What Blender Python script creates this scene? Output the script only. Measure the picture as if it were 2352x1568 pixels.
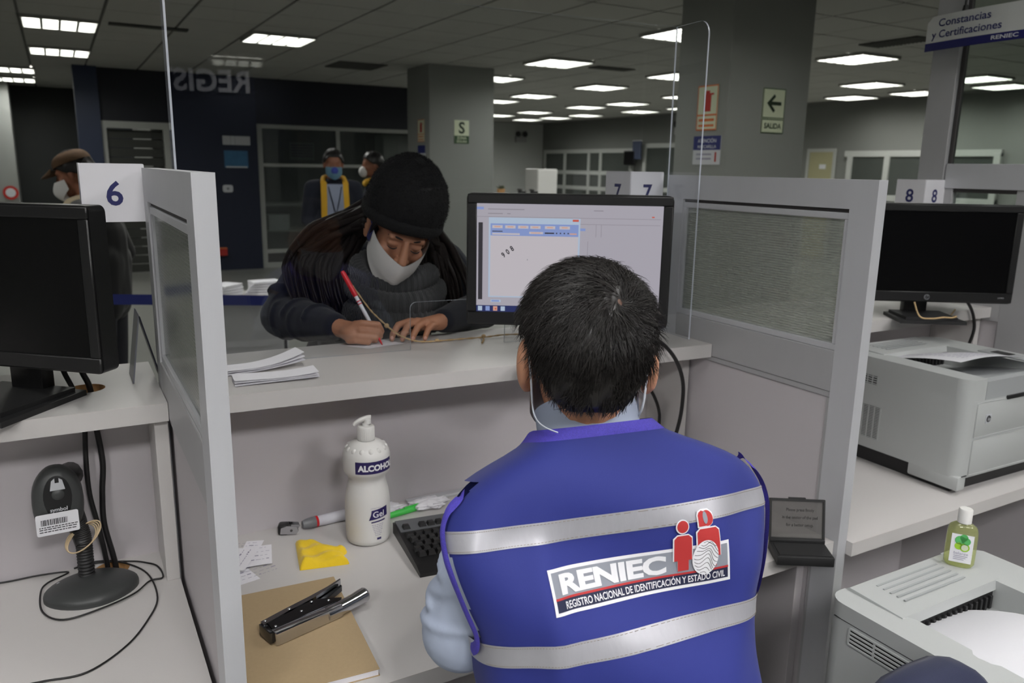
import bpy, bmesh, math, random
import numpy as np
from mathutils import Vector, Matrix
R = math.radians
PI = math.pi
random.seed(7)
scene = bpy.context.scene
for o in list(bpy.data.objects):
    bpy.data.objects.remove(o)
COL = scene.collection

# ---------------------------------------------------------------- camera
def cam_axes(yaw, pitch, roll):
    cy, sy, cp, sp = math.cos(yaw), math.sin(yaw), math.cos(pitch), math.sin(pitch)
    f = Vector((sy * cp, cy * cp, -sp))
    r = Vector((cy, -sy, 0))
    d = f.cross(r)
    c, s = math.cos(roll), math.sin(roll)
    return c * r + s * d, -s * r + c * d, f
cr, cd, cf = cam_axes(R(29.648), R(12.411), R(-0.984))
cam = bpy.data.cameras.new('camera')
cam.sensor_width = 36
cam.lens = 36 * 1814.9 / 2352
cam.clip_start = 0.05
cam.dof.use_dof = True
cam.dof.focus_distance = 1.2
cam.dof.aperture_fstop = 7.0
camo = bpy.data.objects.new('camera', cam)
COL.objects.link(camo)
M3 = Matrix((cr, -cd, -cf)).transposed()
camo.matrix_world = Matrix.Translation((0, 0, 1.55)) @ M3.to_4x4()
scene.camera = camo

# ---------------------------------------------------------------- world, exposure
w = bpy.data.worlds.new('world')
scene.world = w
w.use_nodes = True
w.node_tree.nodes['Background'].inputs[0].default_value = (0.5, 0.55, 0.6, 1)
w.node_tree.nodes['Background'].inputs[1].default_value = 0.02
scene.view_settings.view_transform = 'Standard'
scene.view_settings.look = 'None'
scene.view_settings.gamma = 1
scene.view_settings.use_curve_mapping = False
scene.view_settings.exposure = 0.0
scene.cycles.use_denoising = True
scene.cycles.max_bounces = 8
scene.cycles.transparent_max_bounces = 16
scene.cycles.sample_clamp_indirect = 4
CEIL = 2.75
LAMP_FAR = 31.0       # radiance of the tubes over the hall
LAMP_NEAR = 16.0      # radiance of the tubes over the counters
LAMP_REAR = 108.0      # radiance of the tubes over the staff aisle, raised to lighten upright faces

# ---------------------------------------------------------------- materials
def S(r, g=None, b=None):
    if g is None: g = b = r
    def f(c):
        c /= 255.0
        return c / 12.92 if c <= 0.04045 else ((c + 0.055) / 1.055) ** 2.4
    return (f(r), f(g), f(b), 1.0)
MATS = {}
def mat(name, col, rough=0.5, metal=0.0, spec=0.5, noise=0.0, nscale=8.0, bump=0.0, bscale=200.0, emis=None, es=0.0, coat=0.0, sheen=0.0, stretch=None, wave=None):
    m = bpy.data.materials.new(name)
    m.use_nodes = True
    nt = m.node_tree
    p = nt.nodes['Principled BSDF']
    p.inputs['Base Color'].default_value = col
    p.inputs['Roughness'].default_value = rough
    p.inputs['Metallic'].default_value = metal
    p.inputs['Specular IOR Level'].default_value = spec
    if coat: p.inputs['Coat Weight'].default_value = coat
    if sheen:
        p.inputs['Sheen Weight'].default_value = sheen
        p.inputs['Sheen Roughness'].default_value = 0.5
    if emis is not None:
        p.inputs['Emission Color'].default_value = emis
        p.inputs['Emission Strength'].default_value = es
    tc = nt.nodes.new('ShaderNodeTexCoord')
    src = tc.outputs['Object']
    if stretch:
        mp = nt.nodes.new('ShaderNodeMapping')
        mp.inputs['Scale'].default_value = stretch
        nt.links.new(src, mp.inputs['Vector'])
        src = mp.outputs['Vector']
    if noise:
        n = nt.nodes.new('ShaderNodeTexNoise')
        n.inputs['Scale'].default_value = nscale
        n.inputs['Detail'].default_value = 5
        nt.links.new(src, n.inputs['Vector'])
        mx = nt.nodes.new('ShaderNodeMix')
        mx.data_type = 'RGBA'
        mx.inputs['A'].default_value = tuple(c * (1 - noise) for c in col[:3]) + (1,)
        mx.inputs['B'].default_value = tuple(min(1, c * (1 + noise)) for c in col[:3]) + (1,)
        nt.links.new(n.outputs['Fac'], mx.inputs['Factor'])
        nt.links.new(mx.outputs['Result'], p.inputs['Base Color'])
    if bump:
        if wave:
            n2 = nt.nodes.new('ShaderNodeTexWave')
            n2.bands_direction = wave
            n2.inputs['Scale'].default_value = bscale
            n2.inputs['Distortion'].default_value = 0.6
        else:
            n2 = nt.nodes.new('ShaderNodeTexNoise')
            n2.inputs['Scale'].default_value = bscale
            n2.inputs['Detail'].default_value = 3
        nt.links.new(src, n2.inputs['Vector'])
        bp = nt.nodes.new('ShaderNodeBump')
        bp.inputs['Strength'].default_value = bump
        bp.inputs['Distance'].default_value = 0.002
        nt.links.new(n2.outputs['Fac'], bp.inputs['Height'])
        nt.links.new(bp.outputs['Normal'], p.inputs['Normal'])
    MATS[name] = m
    return m
def glass(name, tint=(0.97, 0.98, 0.98, 1), refl=1.0, rough=0.0, haze=0.0, hazecol=None):
    m = bpy.data.materials.new(name)
    m.use_nodes = True
    nt = m.node_tree
    nt.nodes.remove(nt.nodes['Principled BSDF'])
    out = nt.nodes['Material Output']
    tr = nt.nodes.new('ShaderNodeBsdfTransparent')
    tr.inputs[0].default_value = tint
    gl = nt.nodes.new('ShaderNodeBsdfGlossy')
    gl.inputs['Roughness'].default_value = rough
    fr = nt.nodes.new('ShaderNodeFresnel')
    fr.inputs['IOR'].default_value = 1.49
    ge = nt.nodes.new('ShaderNodeNewGeometry')       # same reflectance from both sides of the sheet
    mr = nt.nodes.new('ShaderNodeMapRange')
    mr.inputs['To Min'].default_value = 1.49
    mr.inputs['To Max'].default_value = 1 / 1.49
    nt.links.new(ge.outputs['Backfacing'], mr.inputs['Value'])
    nt.links.new(mr.outputs['Result'], fr.inputs['IOR'])
    mu = nt.nodes.new('ShaderNodeMath')
    mu.operation = 'MULTIPLY'
    mu.inputs[1].default_value = refl
    nt.links.new(fr.outputs[0], mu.inputs[0])
    mx = nt.nodes.new('ShaderNodeMixShader')
    nt.links.new(mu.outputs[0], mx.inputs[0])
    base = tr
    if haze:
        df = nt.nodes.new('ShaderNodeBsdfDiffuse')
        df.inputs[0].default_value = hazecol or (0.8, 0.8, 0.8, 1)
        m2 = nt.nodes.new('ShaderNodeMixShader')
        m2.inputs[0].default_value = haze
        nt.links.new(tr.outputs[0], m2.inputs[1])
        nt.links.new(df.outputs[0], m2.inputs[2])
        base = m2
    nt.links.new(base.outputs[0], mx.inputs[1])
    nt.links.new(gl.outputs[0], mx.inputs[2])
    nt.links.new(mx.outputs[0], out.inputs['Surface'])
    MATS[name] = m
    return m

# ---------------------------------------------------------------- mesh builder
class MB:
    def __init__(self):
        self.bm = bmesh.new()
    def _tag(self, faces, m):
        for f in faces: f.material_index = m
    def box(self, x0, x1, y0, y1, z0, z1, m=0, bev=0.0, M=None, seg=2):
        bm = self.bm
        vs = [bm.verts.new((x, y, z)) for x in (x0, x1) for y in (y0, y1) for z in (z0, z1)]
        q = [(0, 1, 3, 2), (4, 6, 7, 5), (0, 4, 5, 1), (2, 3, 7, 6), (0, 2, 6, 4), (1, 5, 7, 3)]
        fs = [bm.faces.new([vs[i] for i in a]) for a in q]
        self._tag(fs, m)
        if bev:
            es = list({e for f in fs for e in f.edges})
            r = bmesh.ops.bevel(bm, geom=es, offset=bev, segments=seg, affect='EDGES', profile=0.5)
            self._tag(r['faces'], m)
            vs = list({v for f in r['faces'] for v in f.verts} | {v for v in vs if v.is_valid})
        if M is not None:
            bmesh.ops.transform(bm, matrix=M, verts=vs)
        return vs
    def prism(self, poly, z0, z1, m=0, M=None, cap=True, ms=None):
        """extrude polygon (x,y) from z0 to z1"""
        bm = self.bm
        a = [bm.verts.new((p[0], p[1], z0)) for p in poly]
        b = [bm.verts.new((p[0], p[1], z1)) for p in poly]
        n = len(poly)
        fs = []
        for i in range(n):
            fs.append(bm.faces.new((a[i], a[(i + 1) % n], b[(i + 1) % n], b[i])))
        self._tag(fs, m if ms is None else ms)
        if cap:
            c = [bm.faces.new(a[::-1]), bm.faces.new(b)]
            self._tag(c, m)
        if M is not None:
            bmesh.ops.transform(bm, matrix=M, verts=a + b)
        return a + b
    def face(self, pts, m=0):
        f = self.bm.faces.new([self.bm.verts.new(p) for p in pts])
        f.material_index = m
        return f
    def tube(self, path, r, n=8, m=0, cap=True, flat=None):
        bm = self.bm
        P = [Vector(p) for p in path]
        k = len(P)
        rr = r if isinstance(r, (list, tuple)) else [r] * k
        up = None
        rings = []
        for i in range(k):
            t = (P[min(i + 1, k - 1)] - P[max(i - 1, 0)])
            if t.length < 1e-9: t = Vector((0, 0, 1))
            t.normalize()
            if up is None:
                up = t.orthogonal().normalized()
            up = (up - t * up.dot(t))
            if up.length < 1e-6: up = t.orthogonal()
            up.normalize()
            sd = t.cross(up)
            fl = flat or 1.0
            rings.append([bm.verts.new(P[i] + rr[i] * (math.cos(a) * up * fl + math.sin(a) * sd)) for a in [2 * PI * j / n for j in range(n)]])
        fs = []
        for i in range(k - 1):
            for j in range(n):
                fs.append(bm.faces.new((rings[i][j], rings[i][(j + 1) % n], rings[i + 1][(j + 1) % n], rings[i + 1][j])))
        if cap:
            fs.append(bm.faces.new(rings[0][::-1]))
            fs.append(bm.faces.new(rings[-1]))
        self._tag(fs, m)
        return [v for rg in rings for v in rg]
    def cyl(self, p0, p1, r0, r1=None, n=20, m=0):
        return self.tube([p0, p1], [r0, r0 if r1 is None else r1], n, m)
    def lathe(self, prof, n=32, m=0, M=None, mfun=None, sx=1.0, sy=1.0):
        bm = self.bm
        rings = []
        allv = []
        for (r, z) in prof:
            if r < 1e-6:
                v = [bm.verts.new((0, 0, z))]
            else:
                v = [bm.verts.new((r * sx * math.cos(2 * PI * j / n), r * sy * math.sin(2 * PI * j / n), z)) for j in range(n)]
            rings.append(v)
            allv += v
        for i in range(len(rings) - 1):
            a, b = rings[i], rings[i + 1]
            for j in range(n):
                j2 = (j + 1) % n
                if len(a) == 1 and len(b) == 1: continue
                if len(a) == 1: f = bm.faces.new((a[0], b[j2], b[j]))
                elif len(b) == 1: f = bm.faces.new((a[j], a[j2], b[0]))
                else: f = bm.faces.new((a[j], a[j2], b[j2], b[j]))
                f.material_index = mfun(i, j) if mfun else m
        if M is not None: bmesh.ops.transform(bm, matrix=M, verts=allv)
        return allv
    def grid(self, fn, nu, nv, m=0, cu=False, cv=False, mfun=None):
        bm = self.bm
        V = [[bm.verts.new(fn(i / nu, j / nv)) for j in range(nv + (0 if cv else 1))] for i in range(nu + (0 if cu else 1))]
        for i in range(nu):
            for j in range(nv):
                a = V[i][j]; b = V[(i + 1) % len(V)][j]
                c = V[(i + 1) % len(V)][(j + 1) % len(V[0])]; d = V[i][(j + 1) % len(V[0])]
                try:
                    f = bm.faces.new((a, b, c, d))
                    f.material_index = mfun(i / nu, j / nv) if mfun else m
                except ValueError: pass
        return [v for r_ in V for v in r_]
    def ell(self, c, rad, m=0, rot=None, nu=24, nv=14):
        vs = []
        bm = self.bm
        T = Matrix.Translation(Vector(c)) @ (rot.to_4x4() if rot is not None else Matrix.Identity(4)) @ Matrix.Diagonal((rad[0], rad[1], rad[2], 1))
        r = bmesh.ops.create_uvsphere(bm, u_segments=nu, v_segments=nv, radius=1, matrix=T)
        for f in {f for v in r['verts'] for f in v.link_faces}: f.material_index = m
        return r['verts']
    def cap(self, p0, r0, p1, r1, m=0, n=14):
        """tapered capsule"""
        p0, p1 = Vector(p0), Vector(p1)
        d = (p1 - p0)
        L = d.length
        q = Vector((0, 0, 1)).rotation_difference(d).to_matrix().to_4x4()
        prof = []
        for i in range(6): a = -PI / 2 + PI / 2 * i / 5; prof.append((max(0, r0 * math.cos(a)), r0 * math.sin(a)))
        for i in range(6): a = PI / 2 * i / 5; prof.append((max(0, r1 * math.cos(a)), L + r1 * math.sin(a)))
        prof[0] = (0, prof[0][1]); prof[-1] = (0, prof[-1][1])
        return self.lathe(prof, n, m, Matrix.Translation(p0) @ q)
    def text(self, s, size, fn, m=0, bold=0.0, align='CENTER', xs=1.0, depth=0.0, spacing=1.0, shear=0.0, fit=None, sub=0.0):
        """flat lettering; fn maps (x,y,z) in text space to a point"""
        cu = bpy.data.curves.new('lettering', 'FONT')
        cu.body = s
        cu.size = size
        cu.offset = bold * size
        cu.align_x = align
        cu.space_character = spacing
        cu.extrude = depth
        cu.shear = shear
        cu.resolution_u = 3
        ob = bpy.data.objects.new('lettering', cu)
        COL.objects.link(ob)
        dg = bpy.context.evaluated_depsgraph_get()
        me = bpy.data.meshes.new_from_object(ob.evaluated_get(dg))
        if fit:
            xv = [v.co.x for v in me.vertices]
            xs = fit / (max(xv) - min(xv))
        tb = bmesh.new()
        tb.from_mesh(me)
        for _ in range(5 if sub else 0):
            es = [e for e in tb.edges if e.calc_length() > sub]
            if not es: break
            bmesh.ops.subdivide_edges(tb, edges=es, cuts=1)
            bmesh.ops.triangulate(tb, faces=[f for f in tb.faces if len(f.verts) > 3])
        tb.verts.index_update()
        vs = [self.bm.verts.new(fn(v.co.x * xs, v.co.y, v.co.z)) for v in tb.verts]
        for f_ in tb.faces:
            try:
                f = self.bm.faces.new([vs[v.index] for v in f_.verts])
                f.material_index = m
            except ValueError: pass
        tb.free()
        bpy.data.objects.remove(ob)
        bpy.data.curves.remove(cu)
        bpy.data.meshes.remove(me)
    def raw(self, V, F, m=0):
        vs = [self.bm.verts.new(v) for v in V]
        for f in F:
            try: self.bm.faces.new([vs[i] for i in f]).material_index = m
            except ValueError: pass
        return vs
    def build(self, name, mats, parent=None, smooth=None, fix=True):
        me = bpy.data.meshes.new(name)
        if fix: bmesh.ops.recalc_face_normals(self.bm, faces=self.bm.faces)
        self.bm.to_mesh(me)
        self.bm.free()
        if not isinstance(mats, (list, tuple)): mats = [mats]
        for mm in mats: me.materials.append(mm)
        if smooth is not None:
            for p in me.polygons: p.use_smooth = True
            if smooth < 180: me.set_sharp_from_angle(angle=R(smooth))
        o = bpy.data.objects.new(name, me)
        COL.objects.link(o)
        if parent is not None: o.parent = parent
        return o
def smooth_path(pts, k=6):
    P = [Vector(p) for p in pts]
    out = []
    n = len(P)
    for i in range(n - 1):
        a, b, c, d = P[max(i - 1, 0)], P[i], P[i + 1], P[min(i + 2, n - 1)]
        for j in range(k):
            t = j / k
            out.append(0.5 * ((2 * b) + (c - a) * t + (2 * a - 5 * b + 4 * c - d) * t * t + (3 * b - a - 3 * c + d) * t ** 3))
    out.append(P[-1])
    return out
def rrect(x0, x1, y0, y1, r, n=5):
    pts = []
    for cx, cy, a0 in ((x1 - r, y1 - r, 0), (x0 + r, y1 - r, 90), (x0 + r, y0 + r, 180), (x1 - r, y0 + r, 270)):
        for i in range(n + 1):
            a = R(a0 + 90 * i / n)
            pts.append((cx + r * math.cos(a), cy + r * math.sin(a)))
    return pts
def tag(o, label=None, cat=None, group=None, kind=None):
    if label: o['label'] = label
    if cat: o['category'] = cat
    if group: o['group'] = group
    if kind: o['kind'] = kind
    return o
def thing(name, label, cat, loc=(0, 0, 0), rotz=0.0, group=None, Mw=None):
    o = bpy.data.objects.new(name, None)
    o.empty_display_size = 0.05
    COL.objects.link(o)
    if Mw is not None: o.matrix_world = Mw
    else:
        o.location = loc
        o.rotation_euler = (0, 0, rotz)
    return tag(o, label, cat, group)
def struct(o): return tag(o, kind='structure')
def copy_tree(o, parent=None):
    c = o.copy()
    COL.objects.link(c)
    if parent is not None: c.parent = parent
    for ch in list(o.children): copy_tree(ch, c)
    return c
def Mx(loc, rx=0, ry=0, rz=0):
    return Matrix.Translation(loc) @ Matrix.Rotation(rz, 4, 'Z') @ Matrix.Rotation(ry, 4, 'Y') @ Matrix.Rotation(rx, 4, 'X')
def blob(mb, name, mats, parent=None, voxel=0.005, it=4, fac=0.5):
    """fuse the overlapping closed shapes of mb into ONE continuous surface"""
    o = mb.build(name, mats, parent, smooth=180)
    md = o.modifiers.new('r', 'REMESH')
    md.mode = 'VOXEL'
    md.voxel_size = voxel
    md.use_smooth_shade = True
    if it:
        ms = o.modifiers.new('s', 'SMOOTH')
        ms.iterations = it
        ms.factor = fac
    dg = bpy.context.evaluated_depsgraph_get()
    me = bpy.data.meshes.new_from_object(o.evaluated_get(dg))
    o.modifiers.clear()
    old = o.data
    o.data = me
    bpy.data.meshes.remove(old)
    me.name = name
    if len(me.materials) == 0:
        for mm in (mats if isinstance(mats, (list, tuple)) else [mats]): me.materials.append(mm)
    for p in me.polygons: p.use_smooth = True
    return o
# ---------------------------------------------------------------- common materials
m_lam = mat('white_laminate', S(199, 196, 194), 0.38, noise=0.02, nscale=4, bump=0.05, bscale=900)
m_lam_edge = mat('laminate_edge', S(190, 189, 190), 0.45)
m_lam_under = mat('laminate_grey', S(190, 185, 188), 0.5, noise=0.02, nscale=3)
m_chip = mat('chipboard', S(176, 134, 88), 0.8, noise=0.25, nscale=150)
m_alu = mat('brushed_aluminium', S(200, 201, 205), 0.42, metal=0.25, noise=0.03, nscale=30, bump=0.05, bscale=300, stretch=(1, 1, 0.1))
m_aluf = mat('satin_aluminium', S(176, 176, 178), 0.45, metal=0.2, noise=0.03, nscale=20)
m_dark = mat('dark_groove', S(60, 58, 58), 0.7)
m_blk = mat('black_plastic', S(23, 23, 24), 0.38, noise=0.1, nscale=40, bump=0.08, bscale=500)
m_blkm = mat('matt_black_plastic', S(30, 30, 31), 0.55, bump=0.15, bscale=700)
m_screen_off = mat('screen_off', S(9, 9, 10), 0.22, spec=0.3)
m_cable = mat('black_cable', S(22, 21, 22), 0.45)
m_sheet = mat('printer_paper', S(206, 206, 210), 0.75, noise=0.01, nscale=20)
m_paper = mat('paper', S(236, 235, 240), 0.75, noise=0.015, nscale=20)
m_ink = mat('ink_navy', S(38, 42, 100), 0.6)
m_inkblk = mat('ink_black', S(40, 40, 44), 0.6)
m_wall = mat('grey_wall', S(136, 138, 135), 0.8, noise=0.02, nscale=3, bump=0.05, bscale=120)
m_wall_w = mat('pale_wall', S(170, 172, 168), 0.8, noise=0.02, nscale=3)
m_wall_d = mat('grey_wall_far', S(112, 114, 110), 0.85, noise=0.02, nscale=3)
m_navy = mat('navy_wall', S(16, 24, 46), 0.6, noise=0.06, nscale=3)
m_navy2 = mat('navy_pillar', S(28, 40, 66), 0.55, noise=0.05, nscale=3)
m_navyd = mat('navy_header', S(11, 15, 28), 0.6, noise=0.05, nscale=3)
m_char = mat('charcoal_wall', S(30, 33, 33), 0.7, noise=0.08, nscale=2)
m_tile = mat('ceiling_tile_board', S(166, 166, 160), 0.9, noise=0.05, nscale=60, bump=0.2, bscale=160)
m_tbar = mat('ceiling_grid', S(90, 90, 86), 0.8)
m_floor = mat('vinyl_floor', S(120, 121, 116), 0.35, noise=0.06, nscale=5)
m_lamp = mat('lamp_tube', S(255), 0.5, emis=(1.0, 1.0, 0.95, 1), es=LAMP_FAR)
m_lamp_n = mat('lamp_tube_near', S(255), 0.5, emis=(1.0, 0.985, 0.97, 1), es=LAMP_NEAR)
m_lamp_r = mat('lamp_tube_rear', S(255), 0.5, emis=(1.0, 0.985, 0.98, 1), es=LAMP_REAR)
m_fin = mat('lamp_louvre', S(150, 151, 146), 0.35)
m_wframe = mat('pale_frame', S(158, 160, 156), 0.5)
m_pane = glass('window_pane', tint=(0.75, 0.78, 0.77, 1), refl=1.0, haze=0.10, hazecol=(0.25, 0.27, 0.26, 1))
m_darkroom = mat('dark_interior', S(46, 48, 46), 0.8, noise=0.2, nscale=2)
m_acr = glass('acrylic', tint=(0.975, 0.98, 0.985, 1), refl=1.0)
m_acr_edge = mat('acrylic_edge', S(196, 202, 212), 0.25, spec=0.8)
m_green = mat('sign_green', S(40, 70, 38), 0.6)
m_signw = mat('sign_cream', S(206, 214, 186), 0.6)
m_red = mat('sign_red', S(170, 40, 32), 0.6)
m_orange = mat('sign_orange', S(206, 110, 60), 0.6)
m_signblue = mat('sign_blue', S(34, 42, 104), 0.6)
m_pwhite = mat('sign_white', S(200, 202, 206), 0.6)

# ---------------------------------------------------------------- room shell
XL, XR, YF, YB = -3.2, 12.2, -7.6, 19.85
mb = MB(); mb.box(XL - .2, XR + .2, YF - .2, YB + .2, -0.1, 0.0)
struct(mb.build('floor', m_floor))
mb = MB(); mb.box(XL - .2, XR + .2, YF - .2, YB + .2, CEIL + 0.012, CEIL + 0.1)
ceiling = struct(mb.build('ceiling', m_tbar))
P_T = 0.62
cells = []
for i in range(-5, 20):
    for j in range(-20, 18):
        x, y = -0.16 + P_T * i, 8.24 + P_T * j
        cx, cy = x + P_T / 2, y + P_T / 2
        if not (XL + .3 < cx < XR - .3 and YF + .3 < cy < YB - .3): continue
        d = Vector((cx, cy, CEIL - 1.55))
        zc = d.dot(cf)
        inv = zc > 0.3 and abs(d.dot(cr) / zc) < 0.68 and -0.47 < d.dot(cd) / zc < 0.4
        cells.append((not inv, d.length, cx, cy))
cells.sort()
tm = MB(); tm.box(-.299, .299, -.299, .299, 0, .012, bev=.003, seg=1)
t0 = tm.build('ceiling_tile', m_tile, ceiling)
rest = MB()
for k, (a, d, cx, cy) in enumerate(cells):
    if k < 290 and not a:
        o = t0 if k == 0 else t0.copy()
        if k: COL.objects.link(o)
        o.location = (cx, cy, CEIL)
    else:
        rest.box(cx - .299, cx + .299, cy - .299, cy + .299, CEIL, CEIL + .012)
tag(rest.build('ceiling_tiles_far', m_tile, ceiling), kind='stuff')

def wall(name, x0, x1, y0, y1, z0, z1, m):
    b = MB(); b.box(x0, x1, y0, y1, z0, z1)
    return struct(b.build(name, m))
wall('wall_back', 4.9, XR, YB, YB + .15, 0, CEIL + .012, m_wall_w)
wall('wall_right', XR, XR + .15, YF, YB, 0, CEIL + .012, m_wall_d)
wall('wall_front', XL, XR, YF - .15, YF, 0, CEIL + .012, m_navy)
wall('wall_left', XL - .15, XL, YF, 16.1, 0, CEIL + .012, m_wall)
wall('wall_back_left', XL, 0.6, 16.1, 16.25, 0, CEIL + .012, m_char)

# navy office front across the far left
yN = 12.2
st = MB(); st.box(.30, .58, yN - .10, yN + .2, 0, CEIL + .012)
struct(st.build('column_navy', m_navy2))
st = MB()
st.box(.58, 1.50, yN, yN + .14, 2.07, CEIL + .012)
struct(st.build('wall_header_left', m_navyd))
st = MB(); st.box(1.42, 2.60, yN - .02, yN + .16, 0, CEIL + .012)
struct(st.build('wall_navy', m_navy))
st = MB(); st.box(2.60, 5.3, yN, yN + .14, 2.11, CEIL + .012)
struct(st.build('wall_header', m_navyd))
wall('wall_side', 5.3, 5.44, yN, YB, 0, CEIL + .012, m_wall_w)
# door 1: pale frame and a lowered roller shutter
d1 = thing('door_1', 'pale framed doorway with a dark slatted roller shutter in the navy wall', 'door', (0.98, yN, 0))
d1['kind'] = 'structure'
b = MB(); b.box(-.42, -.34, -.03, .12, 0, 2.07); b.box(.36, .44, -.03, .12, 0, 2.07); b.box(-.34, .36, -.03, .12, 1.98, 2.07)
b.build('door_frame', m_wframe, d1)
m_shut = mat('shutter_slat', S(46, 48, 44), 0.6)
for k in range(16):
    b = MB(); b.prism([(0, 0), (.02, .012), (.02, .10), (0, .112)], -.34, .36, M=Matrix.Translation((0, .06, .02 + k * .122)) @ Matrix(((0, 0, 1, 0), (1, 0, 0, 0), (0, 1, 0, 0), (0, 0, 0, 1))))
    b.build('slat', m_shut, d1)
# window 1: glazed front of the inner office
w1 = thing('window_1', 'pale aluminium glazed office front under the navy header', 'window', (3.85, yN + .05, 0))
w1['kind'] = 'structure'
def bars(parent, name, m, rects, y0=-.03, y1=.03):
    for (x0, x1, z0, z1) in rects:
        q = MB(); q.box(x0, x1, y0, y1, z0, z1, bev=.003, seg=1)
        q.build(name, m, parent)
bars(w1, 'mullion', m_wframe, [(-1.25, -1.17, 0, 2.11), (-.06, 0, 0, 2.05), (1.18, 1.25, 0, 2.11)])
bars(w1, 'transom', m_wframe, [(-1.17, 1.18, 2.05, 2.11), (-1.17, 1.18, 1.50, 1.55), (-1.17, 1.18, .22, .28), (-1.17, 1.18, 0, .08)])
for (x0, x1, z0, z1) in [(-1.17, -.06, 1.55, 2.05), (0, 1.18, 1.55, 2.05), (-1.17, -.06, .28, 1.50), (0, 1.18, .28, 1.50)]:
    q = MB(); q.box(x0, x1, -.004, .004, z0, z1); q.build('pane', m_pane, w1)
# inner office walls
wall('wall_inner_office', 1.3, 5.3, 15.2, 15.3, 0, CEIL + .012, m_wall_w)
wall('wall_inner_left', 1.2, 1.3, yN + .16, 15.3, 0, CEIL + .012, m_wall_w)
# structural columns
def column(name, x0, x1, y0, y1):
    q = MB(); q.box(x0, x1, y0, y1, 0, CEIL + .012, bev=.01); return struct(q.build(name, m_wall))
column('column_middle', 4.0, 4.89, 9.15, 9.85)
column('column_right', 3.97, 4.74, 4.1, 4.62)
column('column_left', -1.75, -0.54, 15.2, 15.9)

# office fronts along the right wall, built from frames and dark panes
def office_front(name, label, y0, y1, ys, zs, x=XR - .05, skip=()):
    t = thing(name, label, 'window', (x, y0, 0)); t['kind'] = 'structure'
    L = y1 - y0
    for y in ys:
        q = MB(); q.box(-.04, .04, y - .05, y + .05, 0, zs[-1], bev=.004, seg=1); q.build('mullion', m_wframe, t)
    for z in zs:
        q = MB(); q.box(-.035, .035, 0, L, z - .05, z + .05, bev=.004, seg=1); q.build('transom', m_wframe, t)
    for a, c in zip(ys[:-1], ys[1:]):
        for z0, z1 in zip(zs[:-1], zs[1:]):
            q = MB(); q.box(-.006, .006, a + .05, c - .05, z0 + .05, z1 - .05); q.build('pane', m_pane_d, t)
    return t
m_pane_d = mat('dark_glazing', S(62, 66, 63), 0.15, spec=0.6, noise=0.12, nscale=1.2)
office_front('window_2', 'far row of dark office windows in pale frames along the right wall', 15.6, 19.66, [.05, 1.3, 1.82, 2.96, 4.0], [.05, 1.05, 1.45, 2.0])
office_front('window_3', 'pale framed dark office windows right of the far blue banner', 12.06, 15.2, [.05, .94, 1.82, 3.07], [.05, 1.1, 2.10])
office_front('window_4', 'nearest dark office windows with pale frames beyond the arrow sign column', 6.86, 9.57, [.05, 1.1, 1.87, 2.6], [.05, 1.15, 1.88])
# ---------------------------------------------------------------- ceiling luminaires
def make_lamp():
    t = thing('ceiling_light', 'ceiling light', 'light')
    b = MB()
    b.box(-.30, .30, -.30, -.285, -.03, 0); b.box(-.30, .30, .285, .30, -.03, 0)
    b.box(-.30, -.285, -.285, .285, -.03, 0); b.box(.285, .30, -.285, .285, -.03, 0)
    b.build('frame', m_fin, t)
    for k in range(4):
        x = -.213 + .142 * k
        q = MB()
        q.prism([(-.058, -.006), (-.034, -.014), (.034, -.014), (.058, -.006)], -.28, .28, M=Matrix(((1, 0, 0, 0), (0, 0, -1, 0), (0, 1, 0, 0), (0, 0, 0, 1))))
        q.build('lamp_tube', m_lamp, t).location = (x, 0, 0)
    q = MB()
    for k in range(3): q.box(-.153 + .142 * k, -.131 + .142 * k, -.285, .285, -.026, -.002)
    q.build('louvre_fins', m_fin, t)
    q = MB()
    for k in range(7): q.box(-.285, .285, -.221 + .071 * k, -.209 + .071 * k, -.026, -.014)
    q.build('louvre_blades', m_fin, t)
    return t
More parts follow.
